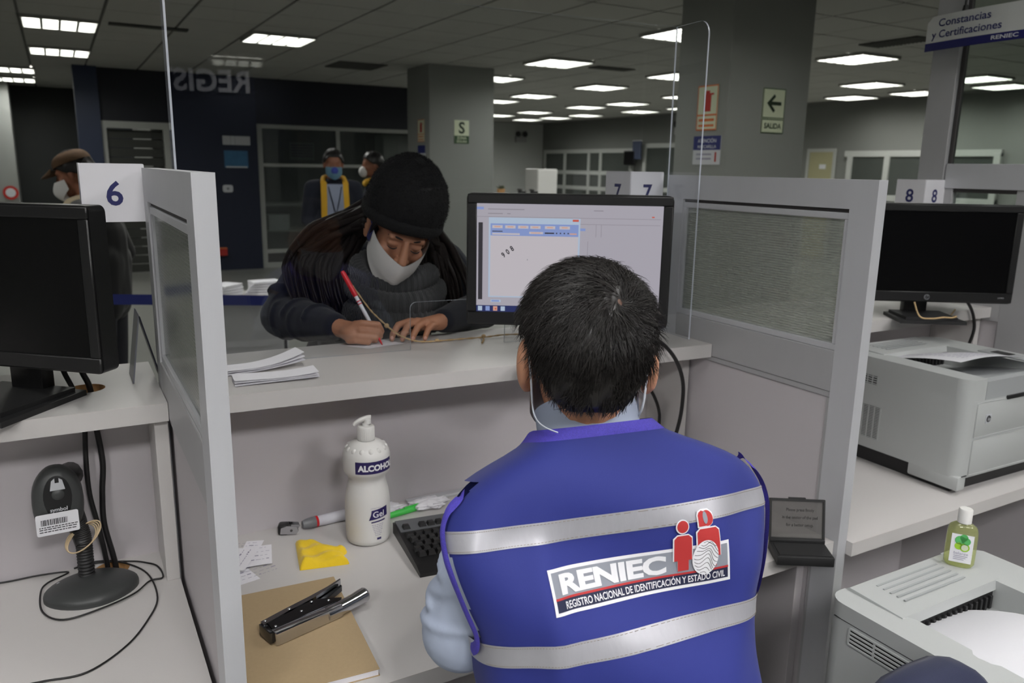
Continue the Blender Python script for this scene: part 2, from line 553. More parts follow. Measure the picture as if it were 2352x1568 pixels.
LIGHTS = [
 (.15, 8.52, 'ceiling light nearest the camera at the far left, biggest bright panel of the left row'),
 (.16, 10.65, 'second ceiling light of the left row, just behind the biggest panel'),
 (-.42, 13.12, 'upper of two ceiling lights cut by the left photo edge over the charcoal wall'),
 (-.44, 14.69, 'lower of two ceiling lights cut by the left photo edge over the charcoal wall'),
 (2.01, 8.25, 'ceiling light with four slanted strips seen through the clear screen above the mirrored letters'),
 (5.15, 8.08, 'large ceiling light right of the column that bears the letter S sign'),
 (5.35, 9.99, 'ceiling light half hidden behind the top right edge of the column with the S sign'),
 (7.13, 11.94, 'long looking ceiling light in the second depth row right of the S sign column'),
 (7.18, 13.28, 'ceiling light touching the right edge of the S sign column, middle of three there'),
 (7.16, 10.05, 'bright ceiling light midway between the two columns, second largest there'),
 (9.29, 12.18, 'ceiling light left of the clear screen edge, above a dimmer one'),
 (9.2, 13.39, 'dim ceiling light between the columns beside two brighter panels'),
 (9.21, 15.36, 'far ceiling light above the two lowest rows near the S sign column'),
 (9.11, 16.83, 'far ceiling light touching the S sign column, lowest of three there'),
 (10.46, 17.78, 'farthest ceiling light, lowest panel right above the far room corner'),
 (10.59, 16.69, 'far ceiling light just right of the farthest panel'),
 (10.58, 15.4, 'far ceiling light at the right end of the lowest row, over the far office windows'),
 (10.71, 13.59, 'far ceiling light just left of the spot reflections in the screen corner'),
 (7.49, 5.88, 'large ceiling light with a grid of bright cells right of the arrow sign column'),
 (9.81, 7.43, 'middle ceiling light of three right of the arrow sign column'),
 (11.2, 8.83, 'lowest ceiling light right of the arrow sign column, above the nearest office windows'),
 (11.3, 7.74, 'ceiling light cut off by the white post of the glazed booth'),
 (10.18, 6.19, 'ceiling light seen through the booth glass beside its white post'),
 (11.3, 6.48, 'ceiling light seen through the booth glass at the right edge of the photo'),
 (5.01, 5.75, 'ceiling light seen through the rounded top corner of the clear screen'),
 (7.1, 8.26, 'ceiling light beside the arrow column seen through the clear screen return'),
 (9.16, 10.42, 'small ceiling light beside the arrow column, upper of two in the screen return'),
 (10.85, 12.32, 'small ceiling light beside the arrow column, lower of two in the screen return'),
]
lamp0 = make_lamp()
first = True
def put_lamp(x, y, label):
    global first
    o = lamp0 if first else copy_tree(lamp0)
    first = False
    o.location = (x, y, CEIL)
    o['label'] = label
    o['group'] = 'square ceiling lights'
for x, y, l in LIGHTS: put_lamp(x, y, l)
# luminaires over the staff side, outside the picture: same fitting, tube strengths set for the foreground, rear row raised
def near_lamp(x, y, label):
    tube = near_tube if y > 0 or y < -5 else rear_tube
    o = copy_tree(lamp0)
    o.location = (x, y, CEIL)
    o['label'] = label
    o['group'] = 'square ceiling lights'
    for c in o.children:
        if c.name.startswith('lamp_tube'):
            c.data = tube
near_tube = [c for c in lamp0.children if c.name.startswith('lamp_tube')][0].data.copy()
near_tube.materials[0] = m_lamp_n
rear_tube = near_tube.copy()
rear_tube.materials[0] = m_lamp_r
for x, y, l in (
 (-1.70, .55, 'ceiling light overhead outside the picture, over the left desk end'),
 (.15, .55, 'ceiling light overhead outside the picture, in line with the left partition'),
 (2.00, .55, 'ceiling light overhead outside the picture, in line with the right desk'),
 (3.85, .55, 'ceiling light overhead outside the picture, far to the right of the desks'),
 (-1.70, -1.3, 'ceiling light overhead behind the camera, over the aisle left of the left desk'),
 (.15, -1.3, 'ceiling light overhead behind the camera, in line with the left partition'),
 (2.00, -1.3, 'ceiling light overhead behind the camera, in line with the right desk'),
 (-.85, -6.6, 'added unseen ceiling light brightening the rear wall lettering, left end')): near_lamp(x, y, l)  # last lamp is added to light the lettering, clear of the screen reflection
for x, y, l in (
 (.535, -7.05, 'ceiling light at the rear wall whose reflection shows faintly in the clear screen'),
 (2.5, 4.9, 'added unseen ceiling light brightening the hall, over the queue right of the woman'),  # added lamp, lifts the column side and the men
 (.3, 5.1, 'added unseen ceiling light brightening the hall, over the queue belt'),  # added lamp, lifts the navy wall and the men
 (3.85, 2.6, 'ceiling light overhead outside the picture, over the waiting side right of the screen'),
 (-1.70, 4.2, 'ceiling light overhead outside the picture, over the waiting side at the left'),
 (7.5, 2.4, 'ceiling light overhead outside the picture, beyond the glazed booth')): put_lamp(x, y, l)
# dark slots and a grille in the ceiling
m_vent = mat('vent_dark', S(22, 22, 21), 0.8)
def vent(x, y, sx, sy, label, group='ceiling vents'):
    t = thing('ceiling_vent', label, 'vent', (x, y, CEIL), group=group)
    b = MB(); b.box(-sx / 2, sx / 2, -sy / 2, sy / 2, -.006, 0); b.build('backing', m_vent, t)
    n = max(2, int(sy / .04))
    for k in range(n + 1):
        y0 = -sy / 2 + k * sy / n
        q = MB(); q.box(-sx / 2, sx / 2, y0 - .006, y0 + .006, -.014, -.006); q.build('slat', m_tbar, t)
vent(.86, 8.3, .66, .10, 'dark slot vent in the ceiling right of the biggest light at the left')
vent(3.35, 9.9, .6, .6, 'dark square vent in the ceiling above the navy header')
vent(6.9, 5.0, .3, .6, 'dark slot vent in the ceiling touching the arrow sign column')
vent(6.0, 8.2, .55, .2, 'dark slot vent in the ceiling right of the light beside the S sign column')
# raised lettering on the rear wall, seen mirrored in the clear screen; glow added so the reflection shows
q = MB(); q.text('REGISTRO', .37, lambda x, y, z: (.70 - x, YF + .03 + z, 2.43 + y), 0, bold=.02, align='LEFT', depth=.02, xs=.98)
tag(q.build('wall_lettering', mat('letter_added_glow', S(214, 214, 216), 0.5, emis=S(200, 202, 214), es=0.55)), 'large raised letters with added glow on the rear wall, mirrored faintly in the clear screen', 'sign')
# ---------------------------------------------------------------- partitions between the counter stations
m_flute = glass('fluted_polycarbonate', tint=(0.90, 0.91, 0.89, 1), refl=1.0, rough=0.15, haze=0.2, hazecol=(0.55, 0.57, 0.54, 1))
m_web = mat('flute_web', S(196, 200, 194), 0.5)
def partition(x0, label):
    T = .028
    t = thing('partition', label, 'partition', (x0, 1.03, 0), group='low partitions between the stations')
    L = .63
    def bx(name, y0, y1, z0, z1, m, xa=0, xb=T, bev=.0015):
        q = MB(); q.box(xa, xb, y0, y1, z0, z1, bev=bev, seg=1); return q.build(name, m, t)
    # mitred frame: near stile, far stile, top rail
    q = MB(); q.prism([(0, 0), (.062, 0), (.062, 1.478), (0, 1.538)], 0, T, M=Matrix(((0, 0, 1, 0), (1, 0, 0, 0), (0, 1, 0, 0), (0, 0, 0, 1)))); q.build('stile', m_alu, t)
    q = MB(); q.prism([(L - .062, 0), (L, 0), (L, 1.538), (L - .062, 1.478)], 0, T, M=Matrix(((0, 0, 1, 0), (1, 0, 0, 0), (0, 1, 0, 0), (0, 0, 0, 1)))); q.build('stile', m_alu, t)
    q = MB(); q.prism([(0, 1.538), (.062, 1.478), (L - .062, 1.478), (L, 1.538)], 0, T, M=Matrix(((0, 0, 1, 0), (1, 0, 0, 0), (0, 1, 0, 0), (0, 0, 0, 1)))); q.build('top_rail', m_alu, t)
    bx('mid_rail', .062, L - .062, 1.088, 1.178, m_aluf)
    bx('bead', .062, L - .062, 1.470, 1.478, m_dark, .006, T - .006)
    bx('bead', .062, L - .062, 1.456, 1.470, m_alu, .003, T - .003)
    bx('bead', .062, L - .062, 1.178, 1.192, m_alu, .003, T - .003)
    bx('bead', .062, .074, 1.192, 1.456, m_alu, .003, T - .003)
    bx('bead', L - .074, L - .062, 1.192, 1.456, m_alu, .003, T - .003)
    bx('bead', .062, L - .062, 1.074, 1.088, m_aluf, .003, T - .003)
    bx('bead', .062, .072, .05, 1.074, m_aluf, .003, T - .003)
    bx('lower_panel', .072, L - .062, .05, 1.074, m_lam_under, .007, T - .007)
    bx('bottom_rail', .062, L - .062, 0, .05, m_aluf)
    # fluted sheet: horizontal ribs are real relief
    q = MB()
    z0, z1, n = 1.192, 1.456, 46
    q.box(.0090, .0098, .074, L - .074, z0, z1); q.box(.0182, .0190, .074, L - .074, z0, z1)
    for k in range(1, n):
        a = z0 + (z1 - z0) * k / n
        q.box(.0098, .0182, .074, L - .074, a - .0007, a + .0007, m=1)
    q.build('fluted_glazing', [m_flute, m_web], t)
    return t
PX = (.14, 1.415, 2.69)
partition(PX[0], 'aluminium framed partition with fluted glazing left of the clerk, under the number 6 sign')
partition(PX[1], 'aluminium framed partition with fluted glazing right of the clerk, beside the number 7 sign')

# ---------------------------------------------------------------- counter desks
def hole_slab(mb, x0, x1, y0f, y0b, y1, z0, z1, hole=None):
    """worktop slab; y0f, y0b are the front edge at its left and right end; optional round hole"""
    bm = mb.bm
    if hole is None:
        mb.prism([(x0, y0f), (x1, y0b), (x1, y1), (x0, y1)], z0, z1)
        return
    hx, hy, hr = hole
    n = 24
    for z in (z0, z1):
        ring = [(hx + hr * math.cos(2 * PI * k / n), hy + hr * math.sin(2 * PI * k / n)) for k in range(n)]
        # outer ring sampled on the rectangle in the same directions
        out = []
        for k in range(n):
            a = 2 * PI * k / n
            dx, dy = math.cos(a), math.sin(a)
            ts = []
            if dx > 1e-9: ts.append((x1 - hx) / dx)
            if dx < -1e-9: ts.append((x0 - hx) / dx)
            if dy > 1e-9: ts.append((y1 - hy) / dy)
            if dy < -1e-9: ts.append((y0f - hy) / dy)
            t_ = min(ts); out.append((hx + dx * t_, hy + dy * t_))
        V1 = [bm.verts.new((p[0], p[1], z)) for p in ring]
        V2 = [bm.verts.new((p[0], p[1], z)) for p in out]
        for k in range(n):
            bm.faces.new((V1[k], V1[(k + 1) % n], V2[(k + 1) % n], V2[k])).material_index = 0
        for cx_, cy_ in ((x0, y0f), (x1, y0f), (x1, y1), (x0, y1)):
            ang = math.atan2(cy_ - hy, cx_ - hx) % (2 * PI)
            k = int(ang / (2 * PI) * n) % n
            bm.faces.new((V2[k], V2[(k + 1) % n], bm.verts.new((cx_, cy_, z)))).material_index = 0
        if z == z0: low = V1
        else:
            for k in range(n):
                bm.faces.new((low[k], low[(k + 1) % n], V1[(k + 1) % n], V1[k])).material_index = 1
    c = [(x0, y0f), (x1, y0f), (x1, y1), (x0, y1)]
    for k in range(4):
        a, d = c[k], c[(k + 1) % 4]
        mb.face([(a[0], a[1], z0), (d[0], d[1], z0), (d[0], d[1], z1), (a[0], a[1], z1)], 0)
def desk(x0, x1, label, yf, sf0, sf1, holes):
    t = thing('service_desk', label, 'desk', (0, 0, 0), group='white service desks along the counter')
    q = MB(); hole_slab(q, x0, x1, yf, yf, 1.668, .728, .76, holes[0]); q.build('worktop', [m_lam, m_chip], t, fix=True)
    q = MB(); hole_slab(q, x0, x1, sf0, sf1, 1.86, 1.086, 1.12, holes[1]); q.build('upper_shelf', [m_lam, m_chip], t)
    q = MB(); q.box(x0, x1, 1.668, 1.69, 0, 1.086); q.build('back_panel', m_lam_under, t)
    for xa in (x0, x1 - .024):
        q = MB(); q.box(xa, xa + .024, max(sf0, sf1) + .02, 1.668, .76, 1.086, bev=.001, seg=1); q.build('shelf_support', m_lam, t)
        q = MB(); q.box(xa, xa + .024, yf + .07, 1.668, 0, .728, bev=.001, seg=1); q.build('leg_panel', m_lam_under, t)
    return t
desk(-1.107, .139, 'white service desk with upper shelf at the left, holding the barcode scanner', 1.04, 1.51, 1.51, ((.025, 1.662 - .03, .032), (.012, 1.68, .034)))
desk(.169, 1.414, 'white service desk with upper shelf in front of the clerk in the blue vest', 1.04, 1.512, 1.455, (None, None))
desk(1.444, 2.689, 'white service desk with upper shelf at the right, holding a grey printer', 1.015, 1.49, 1.48, (None, None))
# ---------------------------------------------------------------- monitors
m_scr = mat('screen_lit', S(20), 0.3, emis=S(166, 162, 172), es=0.92)
m_ui_blue = mat('screen_blue', S(10), 0.3, emis=S(128, 146, 196), es=0.95)
m_ui_pale = mat('screen_pale', S(10), 0.3, emis=S(168, 184, 204), es=0.95)
m_ui_white = mat('screen_white', S(10), 0.3, emis=S(186, 180, 186), es=0.95)
m_ui_dark = mat('screen_dark', S(10), 0.3, emis=S(52, 50, 56), es=0.9)
m_ui_txt = mat('screen_text', S(10), 0.3, emis=S(140, 136, 144), es=0.9)
m_ui_red = mat('screen_red', S(10), 0.3, emis=S(196, 92, 76), es=0.9)
m_ui_org = mat('screen_orange', S(10), 0.3, emis=S(206, 158, 140), es=0.9)
m_ui_bar = mat('screen_taskbar', S(10), 0.3, emis=S(40, 48, 96), es=0.9)
m_logo = mat('logo_grey', S(190, 192, 196), 0.4)
m_logod = mat('logo_dark', S(40, 40, 44), 0.4)
def XZ(x0, y, z0):   # text plane facing -Y
    return lambda x, yy, z: (x0 + x, y - z, z0 + yy)
def monitor(label, loc, rotz, w, h, zb, lit=False, bz=.022, base=(.22, .17), neck=True, logo=True, neck_dy=.10, tilt=0.0, chin=.03):
    """screen panel centred over loc; its front faces local -Y"""
    t = thing('monitor', label, 'monitor', loc, rotz, 'flat black monitors on the counter')
    T = Matrix.Translation((0, 0, zb)) @ Matrix.Rotation(tilt, 4, 'X')
    q = MB()
    q.prism(rrect(-w / 2, w / 2, 0, h, .012), -.012, .024, M=T @ Matrix(((1, 0, 0, 0), (0, 0, 1, 0), (0, 1, 0, 0), (0, 0, 0, 1))))
    q.box(-w / 2 + .03, w / 2 - .03, .02, .05, .03, h - .03, bev=.012, M=T)
    o = q.build('housing', m_blk, t, smooth=35)
    # bezel is four raised bars around the screen
    b = bz
    q = MB()
    for r in ((-w / 2 + .002, w / 2 - .002, h - b, h - .002), (-w / 2 + .002, w / 2 - .002, .002, chin), (-w / 2 + .002, -w / 2 + b, chin, h - b), (w / 2 - b, w / 2 - .002, chin, h - b)):
        q.box(r[0], r[1], -.017, -.011, r[2], r[3], bev=.002, M=T, seg=1)
    q.build('bezel', m_blk, t, smooth=40)
    q = MB(); q.box(-w / 2 + b, w / 2 - b, -.0135, -.011, chin, h - b, M=T)
    scr = q.build('screen', m_scr if lit else m_screen_off, t)
    if logo:
        q = MB()
        q.lathe([(0, -.0002), (.0085, -.0002), (.0085, .0004)], 24, 0, T @ Mx((0, -.0172, chin / 2), rx=PI / 2))
        q.text('hp', .012, lambda x, y, z: T @ Vector((x, -.0179, chin / 2 - .0035 + y)), 1, bold=.02, shear=.3)
        q.build('emblem', [m_logo, m_logod], t)
        q = MB(); q.text('LV1911', .006, lambda x, y, z: T @ Vector((w / 2 - .035 + x, -.0176, chin / 2 + y)), 0)
        q.build('model_lettering', m_logo, t)
    ny = neck_dy
    q = MB()
    q.box(-.035, .035, .05, .05 + .03, 0.012, zb + h * .45, bev=.004)
    o = q.build('stand_neck', m_blk, t, smooth=40)
    q = MB()
    bw, bd = base
    q.prism([(-bw / 2, -bd * .55), (bw / 2, -bd * .55), (bw / 2 * .92, bd * .45), (-bw / 2 * .92, bd * .45)], 0, .010)
    q.prism([(-bw / 2 + .02, -bd * .45), (bw / 2 - .02, -bd * .45), (bw / 2 * .80, bd * .38), (-bw / 2 * .80, bd * .38)], .010, .018)
    q.build('stand_base', m_blkm, t, smooth=30)
    return t, scr, T
mon, scr, T = monitor('lit monitor with a blue toned window on screen, partly behind the seated man', (.962, 1.447, 1.12), R(-31), .445, .288, .088, lit=True, logo=False, base=(.2, .16))
# what the lit screen shows
W2, H2 = .445, .288
def scr_pt(px, py):   # screen coordinates in the units of the photographed display (0..430 x 0..255), y down
    return (-W2 / 2 + .022 + px / 430 * (W2 - .044), H2 - .022 - py / 255 * (H2 - .052))
def ui(q, x0, y0, x1, y1, m, lv=1):
    a = scr_pt(x0, y0); c = scr_pt(x1, y1)
    y = -.0135 - .00012 * lv
    q.face([T @ Vector(v) for v in ((a[0], y, c[1]), (c[0], y, c[1]), (c[0], y, a[1]), (a[0], y, a[1]))], m)
q = MB()
UIM = [m_ui_white, m_ui_blue, m_ui_pale, m_ui_dark, m_ui_txt, m_ui_red, m_ui_org, m_ui_bar]
ui(q, 4, 44, 14, 226, 3)
ui(q, 0, 8, 16, 14, 1)
for x0, x1, y in ((26, 110, 12), (26, 60, 22), (70, 78, 22), (270, 292, 12)): ui(q, x0, y, x1, y + 2, 4)
ui(q, 0, 30, 425, 31, 4)
ui(q, 28, 32, 240, 220, 2)
ui(q, 32, 46, 236, 74, 1, 2)
ui(q, 32, 74, 236, 217, 0, 2)
ui(q, 222, 34, 236, 39, 5, 2)
for k, x in enumerate((36, 66, 96, 124, 158, 192)): ui(q, x, 50, x + 24, 57, 0, 3); ui(q, x + 5, 52, x + 19, 54.5, 6, 4)
ui(q, 36, 68, 100, 72, 0, 3); ui(q, 36, 63, 60, 65, 3, 3)
ui(q, 122, 64, 154, 69, 0, 3); ui(q, 126, 65.5, 148, 67.5, 6, 4); ui(q, 158, 65, 180, 68, 3, 3)
for k in range(4): ui(q, 184 + 9 * k, 65, 187 + 9 * k, 68, 3, 3)
ui(q, 216, 66, 232, 69, 6, 3)
ui(q, 240, 54, 252, 60, 1)
ui(q, 404, 24, 410, 27, 5)
for x in (276, 288): ui(q, x, 44, x + 1, 74, 4)
ui(q, 258, 84, 259, 120, 4)
ui(q, 240, 44, 424, 45, 4)
ui(q, 34, 226, 58, 232, 2); ui(q, 36, 227, 54, 231, 1, 2)
ui(q, 0, 240, 430, 255, 7)
for k, (x, m) in enumerate(((4, 2), (22, 1), (40, 6), (58, 2))): ui(q, x, 242, x + 10, 253, m, 2)
ui(q, 44, 246, 48, 250, 5, 3)
sx, sz = scr_pt(66, 124)
for ch, dx, an in (('9', 0, .62), ('0', .0115, .62), ('8', .023, .62)):
    ca, sa = math.cos(an), math.sin(an)
    q.text(ch, .016, lambda x, y, z: T @ Vector((sx + dx * .8 + ca * x - sa * y, -.0142, sz + dx * .62 + sa * x + ca * y)), 3, bold=.03, xs=.75)
ui(q, 118, 128, 120, 131, 4, 3)
q.build('screen_picture', UIM, scr)
monitor('large dark monitor cut off by the left edge of the photo', (-.116, 1.625, 1.12), R(-42), .445, .283, .075, logo=False, base=(.20, .20), chin=.028)
monitor('dark monitor with a round silver emblem beyond the right partition', (2.255, 1.444, 1.12), R(-33), .500, .292, .055, base=(.19, .15), chin=.032)

# ---------------------------------------------------------------- clear protective screen
scrn = thing('protective_screen', 'tall clear acrylic screen with rounded corner standing on the counter shelf', 'screen', (.205, 1.760, 1.1205), math.atan2(-.105, 1.225))
LW, HS = 1.210, .785
AXZ = Matrix(((1, 0, 0, 0), (0, 0, 1, 0), (0, 1, 0, 0), (0, 0, 0, 1)))
def arc(cx, cy, r, a0, a1, n=6): return [(cx + r * math.cos(R(a0 + (a1 - a0) * i / n)), cy + r * math.sin(R(a0 + (a1 - a0) * i / n))) for i in range(n + 1)]
poly = [(0, 0), (.496, 0)] + arc(.511, .100, .015, 180, 90) + arc(.726, .100, .015, 90, 0) + [(.741, 0), (LW, 0), (LW, HS), (0, HS)]
q = MB(); q.prism(poly, -.002, .002, m=0, ms=1, M=AXZ); q.build('front_sheet', [m_acr, m_acr_edge], scrn)
AYZ = Matrix(((0, 0, 1, 0), (-1, 0, 0, 0), (0, 1, 0, 0), (0, 0, 0, 1)))
poly = [(.003, 0), (.135, 0)] + arc(.135 - .035, HS - .035, .035, 0, 90) + [(.003, HS)]
for xx in (.002, LW - .002):
    q = MB(); q.prism(poly, xx - .002, xx + .002, m=0, ms=1, M=AYZ); q.build('side_sheet', [m_acr, m_acr_edge], scrn)

# ---------------------------------------------------------------- number signs at the partition ends
def number_sign(n, loc, label):
    t = thing('number_sign', label, 'sign', loc, 0, 'folded number signs')
    s = .108
    for nm, M in (('front_plate', Matrix.Identity(4)), ('side_plate', Matrix.Rotation(-PI / 2, 4, 'Z') @ Matrix.Identity(4))):
        q = MB()
        if nm == 'front_plate':
            q.prism(rrect(0, s, 0, s, .003, 2), -.0015, .0015, M=AXZ)
            q.text(n, .062, lambda x, y, z: (s / 2 + x, -.0019, .032 + y), 1, bold=.018)
        else:
            q.prism(rrect(0, s, 0, s, .003, 2), -.0015, .0015, M=Matrix(((0, 0, 1, 0), (1, 0, 0, 0), (0, 1, 0, 0), (0, 0, 0, 1))))
            q.text(n, .062, lambda x, y, z: (-.0019, s / 2 - x, .032 + y), 1, bold=.018)
        q.build(nm, [m_paper, m_ink], t)
    return t
number_sign('6', (.038, 1.680, 1.437), 'white folded sign with the number 6 beside the left partition')
number_sign('7', (1.305, 1.680, 1.437), 'white folded sign with the number 7 above the lit monitor')
number_sign('8', (2.582, 1.700, 1.425), 'white folded sign with the number 8 above the right dark monitor')

# ---------------------------------------------------------------- cables
def cable(label, pts, r, name='cable', group=None, k=6, m=None, n=7):
    q = MB(); q.tube(smooth_path(pts, k), r, n)
    return tag(q.build(name, m or m_cable, smooth=180), label, 'cable', group)
cable('thick black cable left of its twin, behind the barcode scanner', [(-.03, 1.685, 1.20), (-.022, 1.678, 1.16), (-.010, 1.672, 1.126), (.0, 1.662, 1.09), (.004, 1.655, 1.06), (0, 1.650, .99), (0, 1.648, .918), (.009, 1.64, .852), (.018, 1.636, .767), (.02, 1.634, .70)], .0048)
cable('thick black cable right of its twin, behind the barcode scanner', [(.004, 1.668, 1.20), (.008, 1.668, 1.16), (.018, 1.672, 1.128), (.022, 1.672, 1.09), (.022, 1.66, 1.06), (.028, 1.655, .977), (.022, 1.652, .914), (.020, 1.645, .851), (.032, 1.638, .767), (.033, 1.636, .70)], .0055)
cable('black cable drooping from behind the lit monitor, right of the seated man', [(1.10, 1.52, 1.25), (1.15, 1.47, 1.20), (1.207, 1.435, 1.160), (1.265, 1.432, 1.112), (1.303, 1.435, 1.05), (1.314, 1.44, .987), (1.303, 1.44, .915), (1.27, 1.45, .80), (1.25, 1.47, .765)], .005)
cable('thinner black cable under the shelf beside the seated man', [(1.25, 1.60, 1.05), (1.321, 1.60, .992), (1.353, 1.60, .957), (1.376, 1.60, .910), (1.380, 1.60, .869), (1.37, 1.60, .766)], .0045)
cable('black cable behind the right dark monitor, hanging over its shelf', [(2.40, 1.52, 1.24), (2.47, 1.475, 1.185), (2.535, 1.470, 1.145), (2.575, 1.468, 1.09), (2.578, 1.468, 1.03), (2.56, 1.50, .9), (2.55, 1.55, .765)], .005)

# ---------------------------------------------------------------- barcode scanner on its stand
m_scn = mat('scanner_grey', S(58, 60, 60), 0.42, noise=0.05, nscale=60, bump=0.06, bscale=600)
m_scnd = mat('scanner_dark', S(34, 34, 35), 0.4)
m_tag = mat('sticker_white', S(222, 222, 226), 0.5)
sc = thing('barcode_scanner', 'grey hand barcode scanner on a gooseneck stand on the left desk', 'scanner', (-.012, 1.556, .76))
q = MB()
def base_pt(u, v):
    a = 2 * PI * u
    rx, ry = .074 + .006 * math.cos(2 * a), .066
    r = [1.0, 1.0, .985, .93, .80, .55, .25, 0][min(7, int(round(v * 7)))]
    z = [0, .006, .011, .015, .019, .023, .027, .028][min(7, int(round(v * 7)))]
    return (rx * r * math.cos(a), ry * r * math.sin(a) - .006 * (1 - r), z)
q.grid(base_pt, 40, 7, cu=True)
q.build('stand_base', m_scn, sc, smooth=50)
q = MB()
for (x, y) in ((.045, -.028), (-.052, .022)): q.lathe([(0, .0225), (.005, .022), (.006, .018)], 12, M=Matrix.Translation((x, y, -.003)))
q.build('screw', m_alu, sc, smooth=50)
gp = smooth_path([(-.006, .024, .02), (-.006, .026, .06), (-.006, .030, .095), (-.010, .034, .118), (-.018, .036, .135)], 14)
q = MB(); q.tube(gp, [.0135 + .0012 * (i % 2) for i in range(len(gp))], 16); q.build('gooseneck', m_blkm, sc, smooth=30)
# head: local frame with its top face towards the camera
q = MB()
HM = Matrix.Translation((-.040, .040, .177)) @ Matrix.Scale(1.1, 4) @ Matrix.Rotation(R(2), 4, 'Z') @ Matrix.Rotation(R(-6), 4, 'X')
def head_pt(u, v):
    # v runs from the front face (towards viewer) to the back, u around
    a = 2 * PI * u
    zz = math.sin(a); xx = math.cos(a)
    taper = 1 - .28 * max(0, zz) ** 2
    hx = .038 * taper * math.copysign(abs(xx) ** .75, xx)
    hz = .058 * math.copysign(abs(zz) ** .8, zz)
    if zz < 0: hz = max(hz, -.056)
    s = [.0, .55, .86, .97, 1.0, 1.0, .93, .75, .0][int(round(v * 8))]
    d = [-.022, -.0215, -.018, -.012, -.004, .012, .026, .034, .036][int(round(v * 8))]
    return HM @ Vector((hx * s, d, hz * s))
q.grid(head_pt, 36, 8, cu=True)
q.build('head', m_scn, sc, smooth=50)
q = MB()
q.grid(lambda u, v: HM @ Vector((.021 * math.cos(2 * PI * u) * [0, .8, 1][int(round(v * 2))], -.0226 + .0012 * [0, 0, 1][int(round(v * 2))], .008 + .038 * math.sin(2 * PI * u) * [0, .8, 1][int(round(v * 2))] )), 28, 2, cu=True)
q.build('top_insert', m_blk, sc, smooth=60)
q = MB(); q.lathe([(0, .002), (.0085, .0015), (.0095, 0)], 20, 0, HM @ Mx((.001, -.0225, .014), rx=PI / 2)); q.build('button', m_scn, sc, smooth=60)
q = MB(); q.prism([(-.011, 0), (.011, 0), (.008, .016), (.003, .02), (.003, .012), (-.003, .012), (-.003, .02), (-.008, .016)], 0, .0015, M=HM @ Mx((.001, -.0228, .022), rx=PI / 2)); q.build('light_window', m_logo, sc)
q = MB(); q.text('symbol', .009, lambda x, y, z: HM @ Vector((x, -.0243, -.0135 + y)), 0, bold=.02, depth=.0); q.build('lettering', m_logo, sc)
q = MB()
q.prism(rrect(-.031, .031, -.018, .018, .003, 3), 0, .0008, M=HM @ Mx((-.004, -.0252, -.033), rx=PI / 2 + R(2)))
o = q.build('sticker', m_tag, sc)
q = MB()
rnd = random.Random(3)
x = -.024
SM = HM @ Mx((-.004, -.0252, -.033), rx=PI / 2 + R(2))
while x < .014:
    wd = rnd.choice((.0006, .001, .0016)); q.face([SM @ Vector(v) for v in ((x, -.001, .001), (x + wd, -.001, .001), (x + wd, .009, .001), (x, .009, .001))]); x += wd + rnd.choice((.0006, .001))
for k, yy in enumerate((-.005, -.0085, -.0125)):
    x = -.027
    while x < .026:
        wd = rnd.uniform(.002, .006); q.face([SM @ Vector(v) for v in ((x, yy, .001), (x + wd, yy, .001), (x + wd, yy + .0016, .001), (x, yy + .0016, .001))]); x += wd + .001
q.build('sticker_print', m_inkblk, o)
q = MB(); q.tube([HM @ Vector(v) for v in ((.012, .012, .030), (.022, .050, .030), (.030, .085, .012), (.034, .100, -.012))], [.020, .021, .019, .010], 14); q.tube([HM @ Vector(v) for v in ((.02, .03, -.02), (.024, .02, -.05), (.030, -.006, -.085))], [.016, .018, .014], 12); q.build('handle', m_scnd, sc, smooth=50)
m_band = mat('rubber_band', S(196, 174, 140), 0.6)
for k in range(4):
    c = Vector((-.010 + .002 * k, .030 - .003 * k, .098 + .002 * k))
    q = MB(); q.tube([c + Vector(((.026 + .001 * k) * math.cos(a), .012 * math.sin(a) - .004, (.022 + .001 * k) * math.sin(a + .5 + .1 * k))) for a in [2 * PI * i / 28 for i in range(29)]], .0013, 6, cap=False); q.build('rubber_band', m_band, sc, smooth=180)
q = MB()
cab = [(-.25, 1.69, .7625), (-.166, 1.665, .7625), (-.10, 1.662, .763), (-.05, 1.650, .763), (-.085, 1.62, .764), (-.096, 1.585, .764), (-.092, 1.51, .764), (-.06, 1.465, .764), (.0, 1.474, .7645), (.055, 1.500, .7655), (.085, 1.540, .7635), (.109, 1.545, .763), (.105, 1.595, .763), (.086, 1.622, .763), (.06, 1.640, .764), (.0, 1.660, .766), (-.04, 1.655, .766)]
q.tube(smooth_path(cab, 7), .0017, 6)
cab = [(-.04, 1.655, .766), (.0, 1.662, .768), (.045, 1.64, .765), (.084, 1.574, .763), (.092, 1.471, .7625), (.069, 1.399, .7625), (.030, 1.332, .7625), (-.029, 1.284, .7625), (-.088, 1.290, .7625), (-.147, 1.297, .7625), (-.3, 1.31, .7625)]
q.tube(smooth_path(cab, 7), .0017, 6)
o = q.build('scanner_cable', m_cable, smooth=180)
tag(o, 'thin black scanner cable looping over the left desk around the stand base', 'cable')

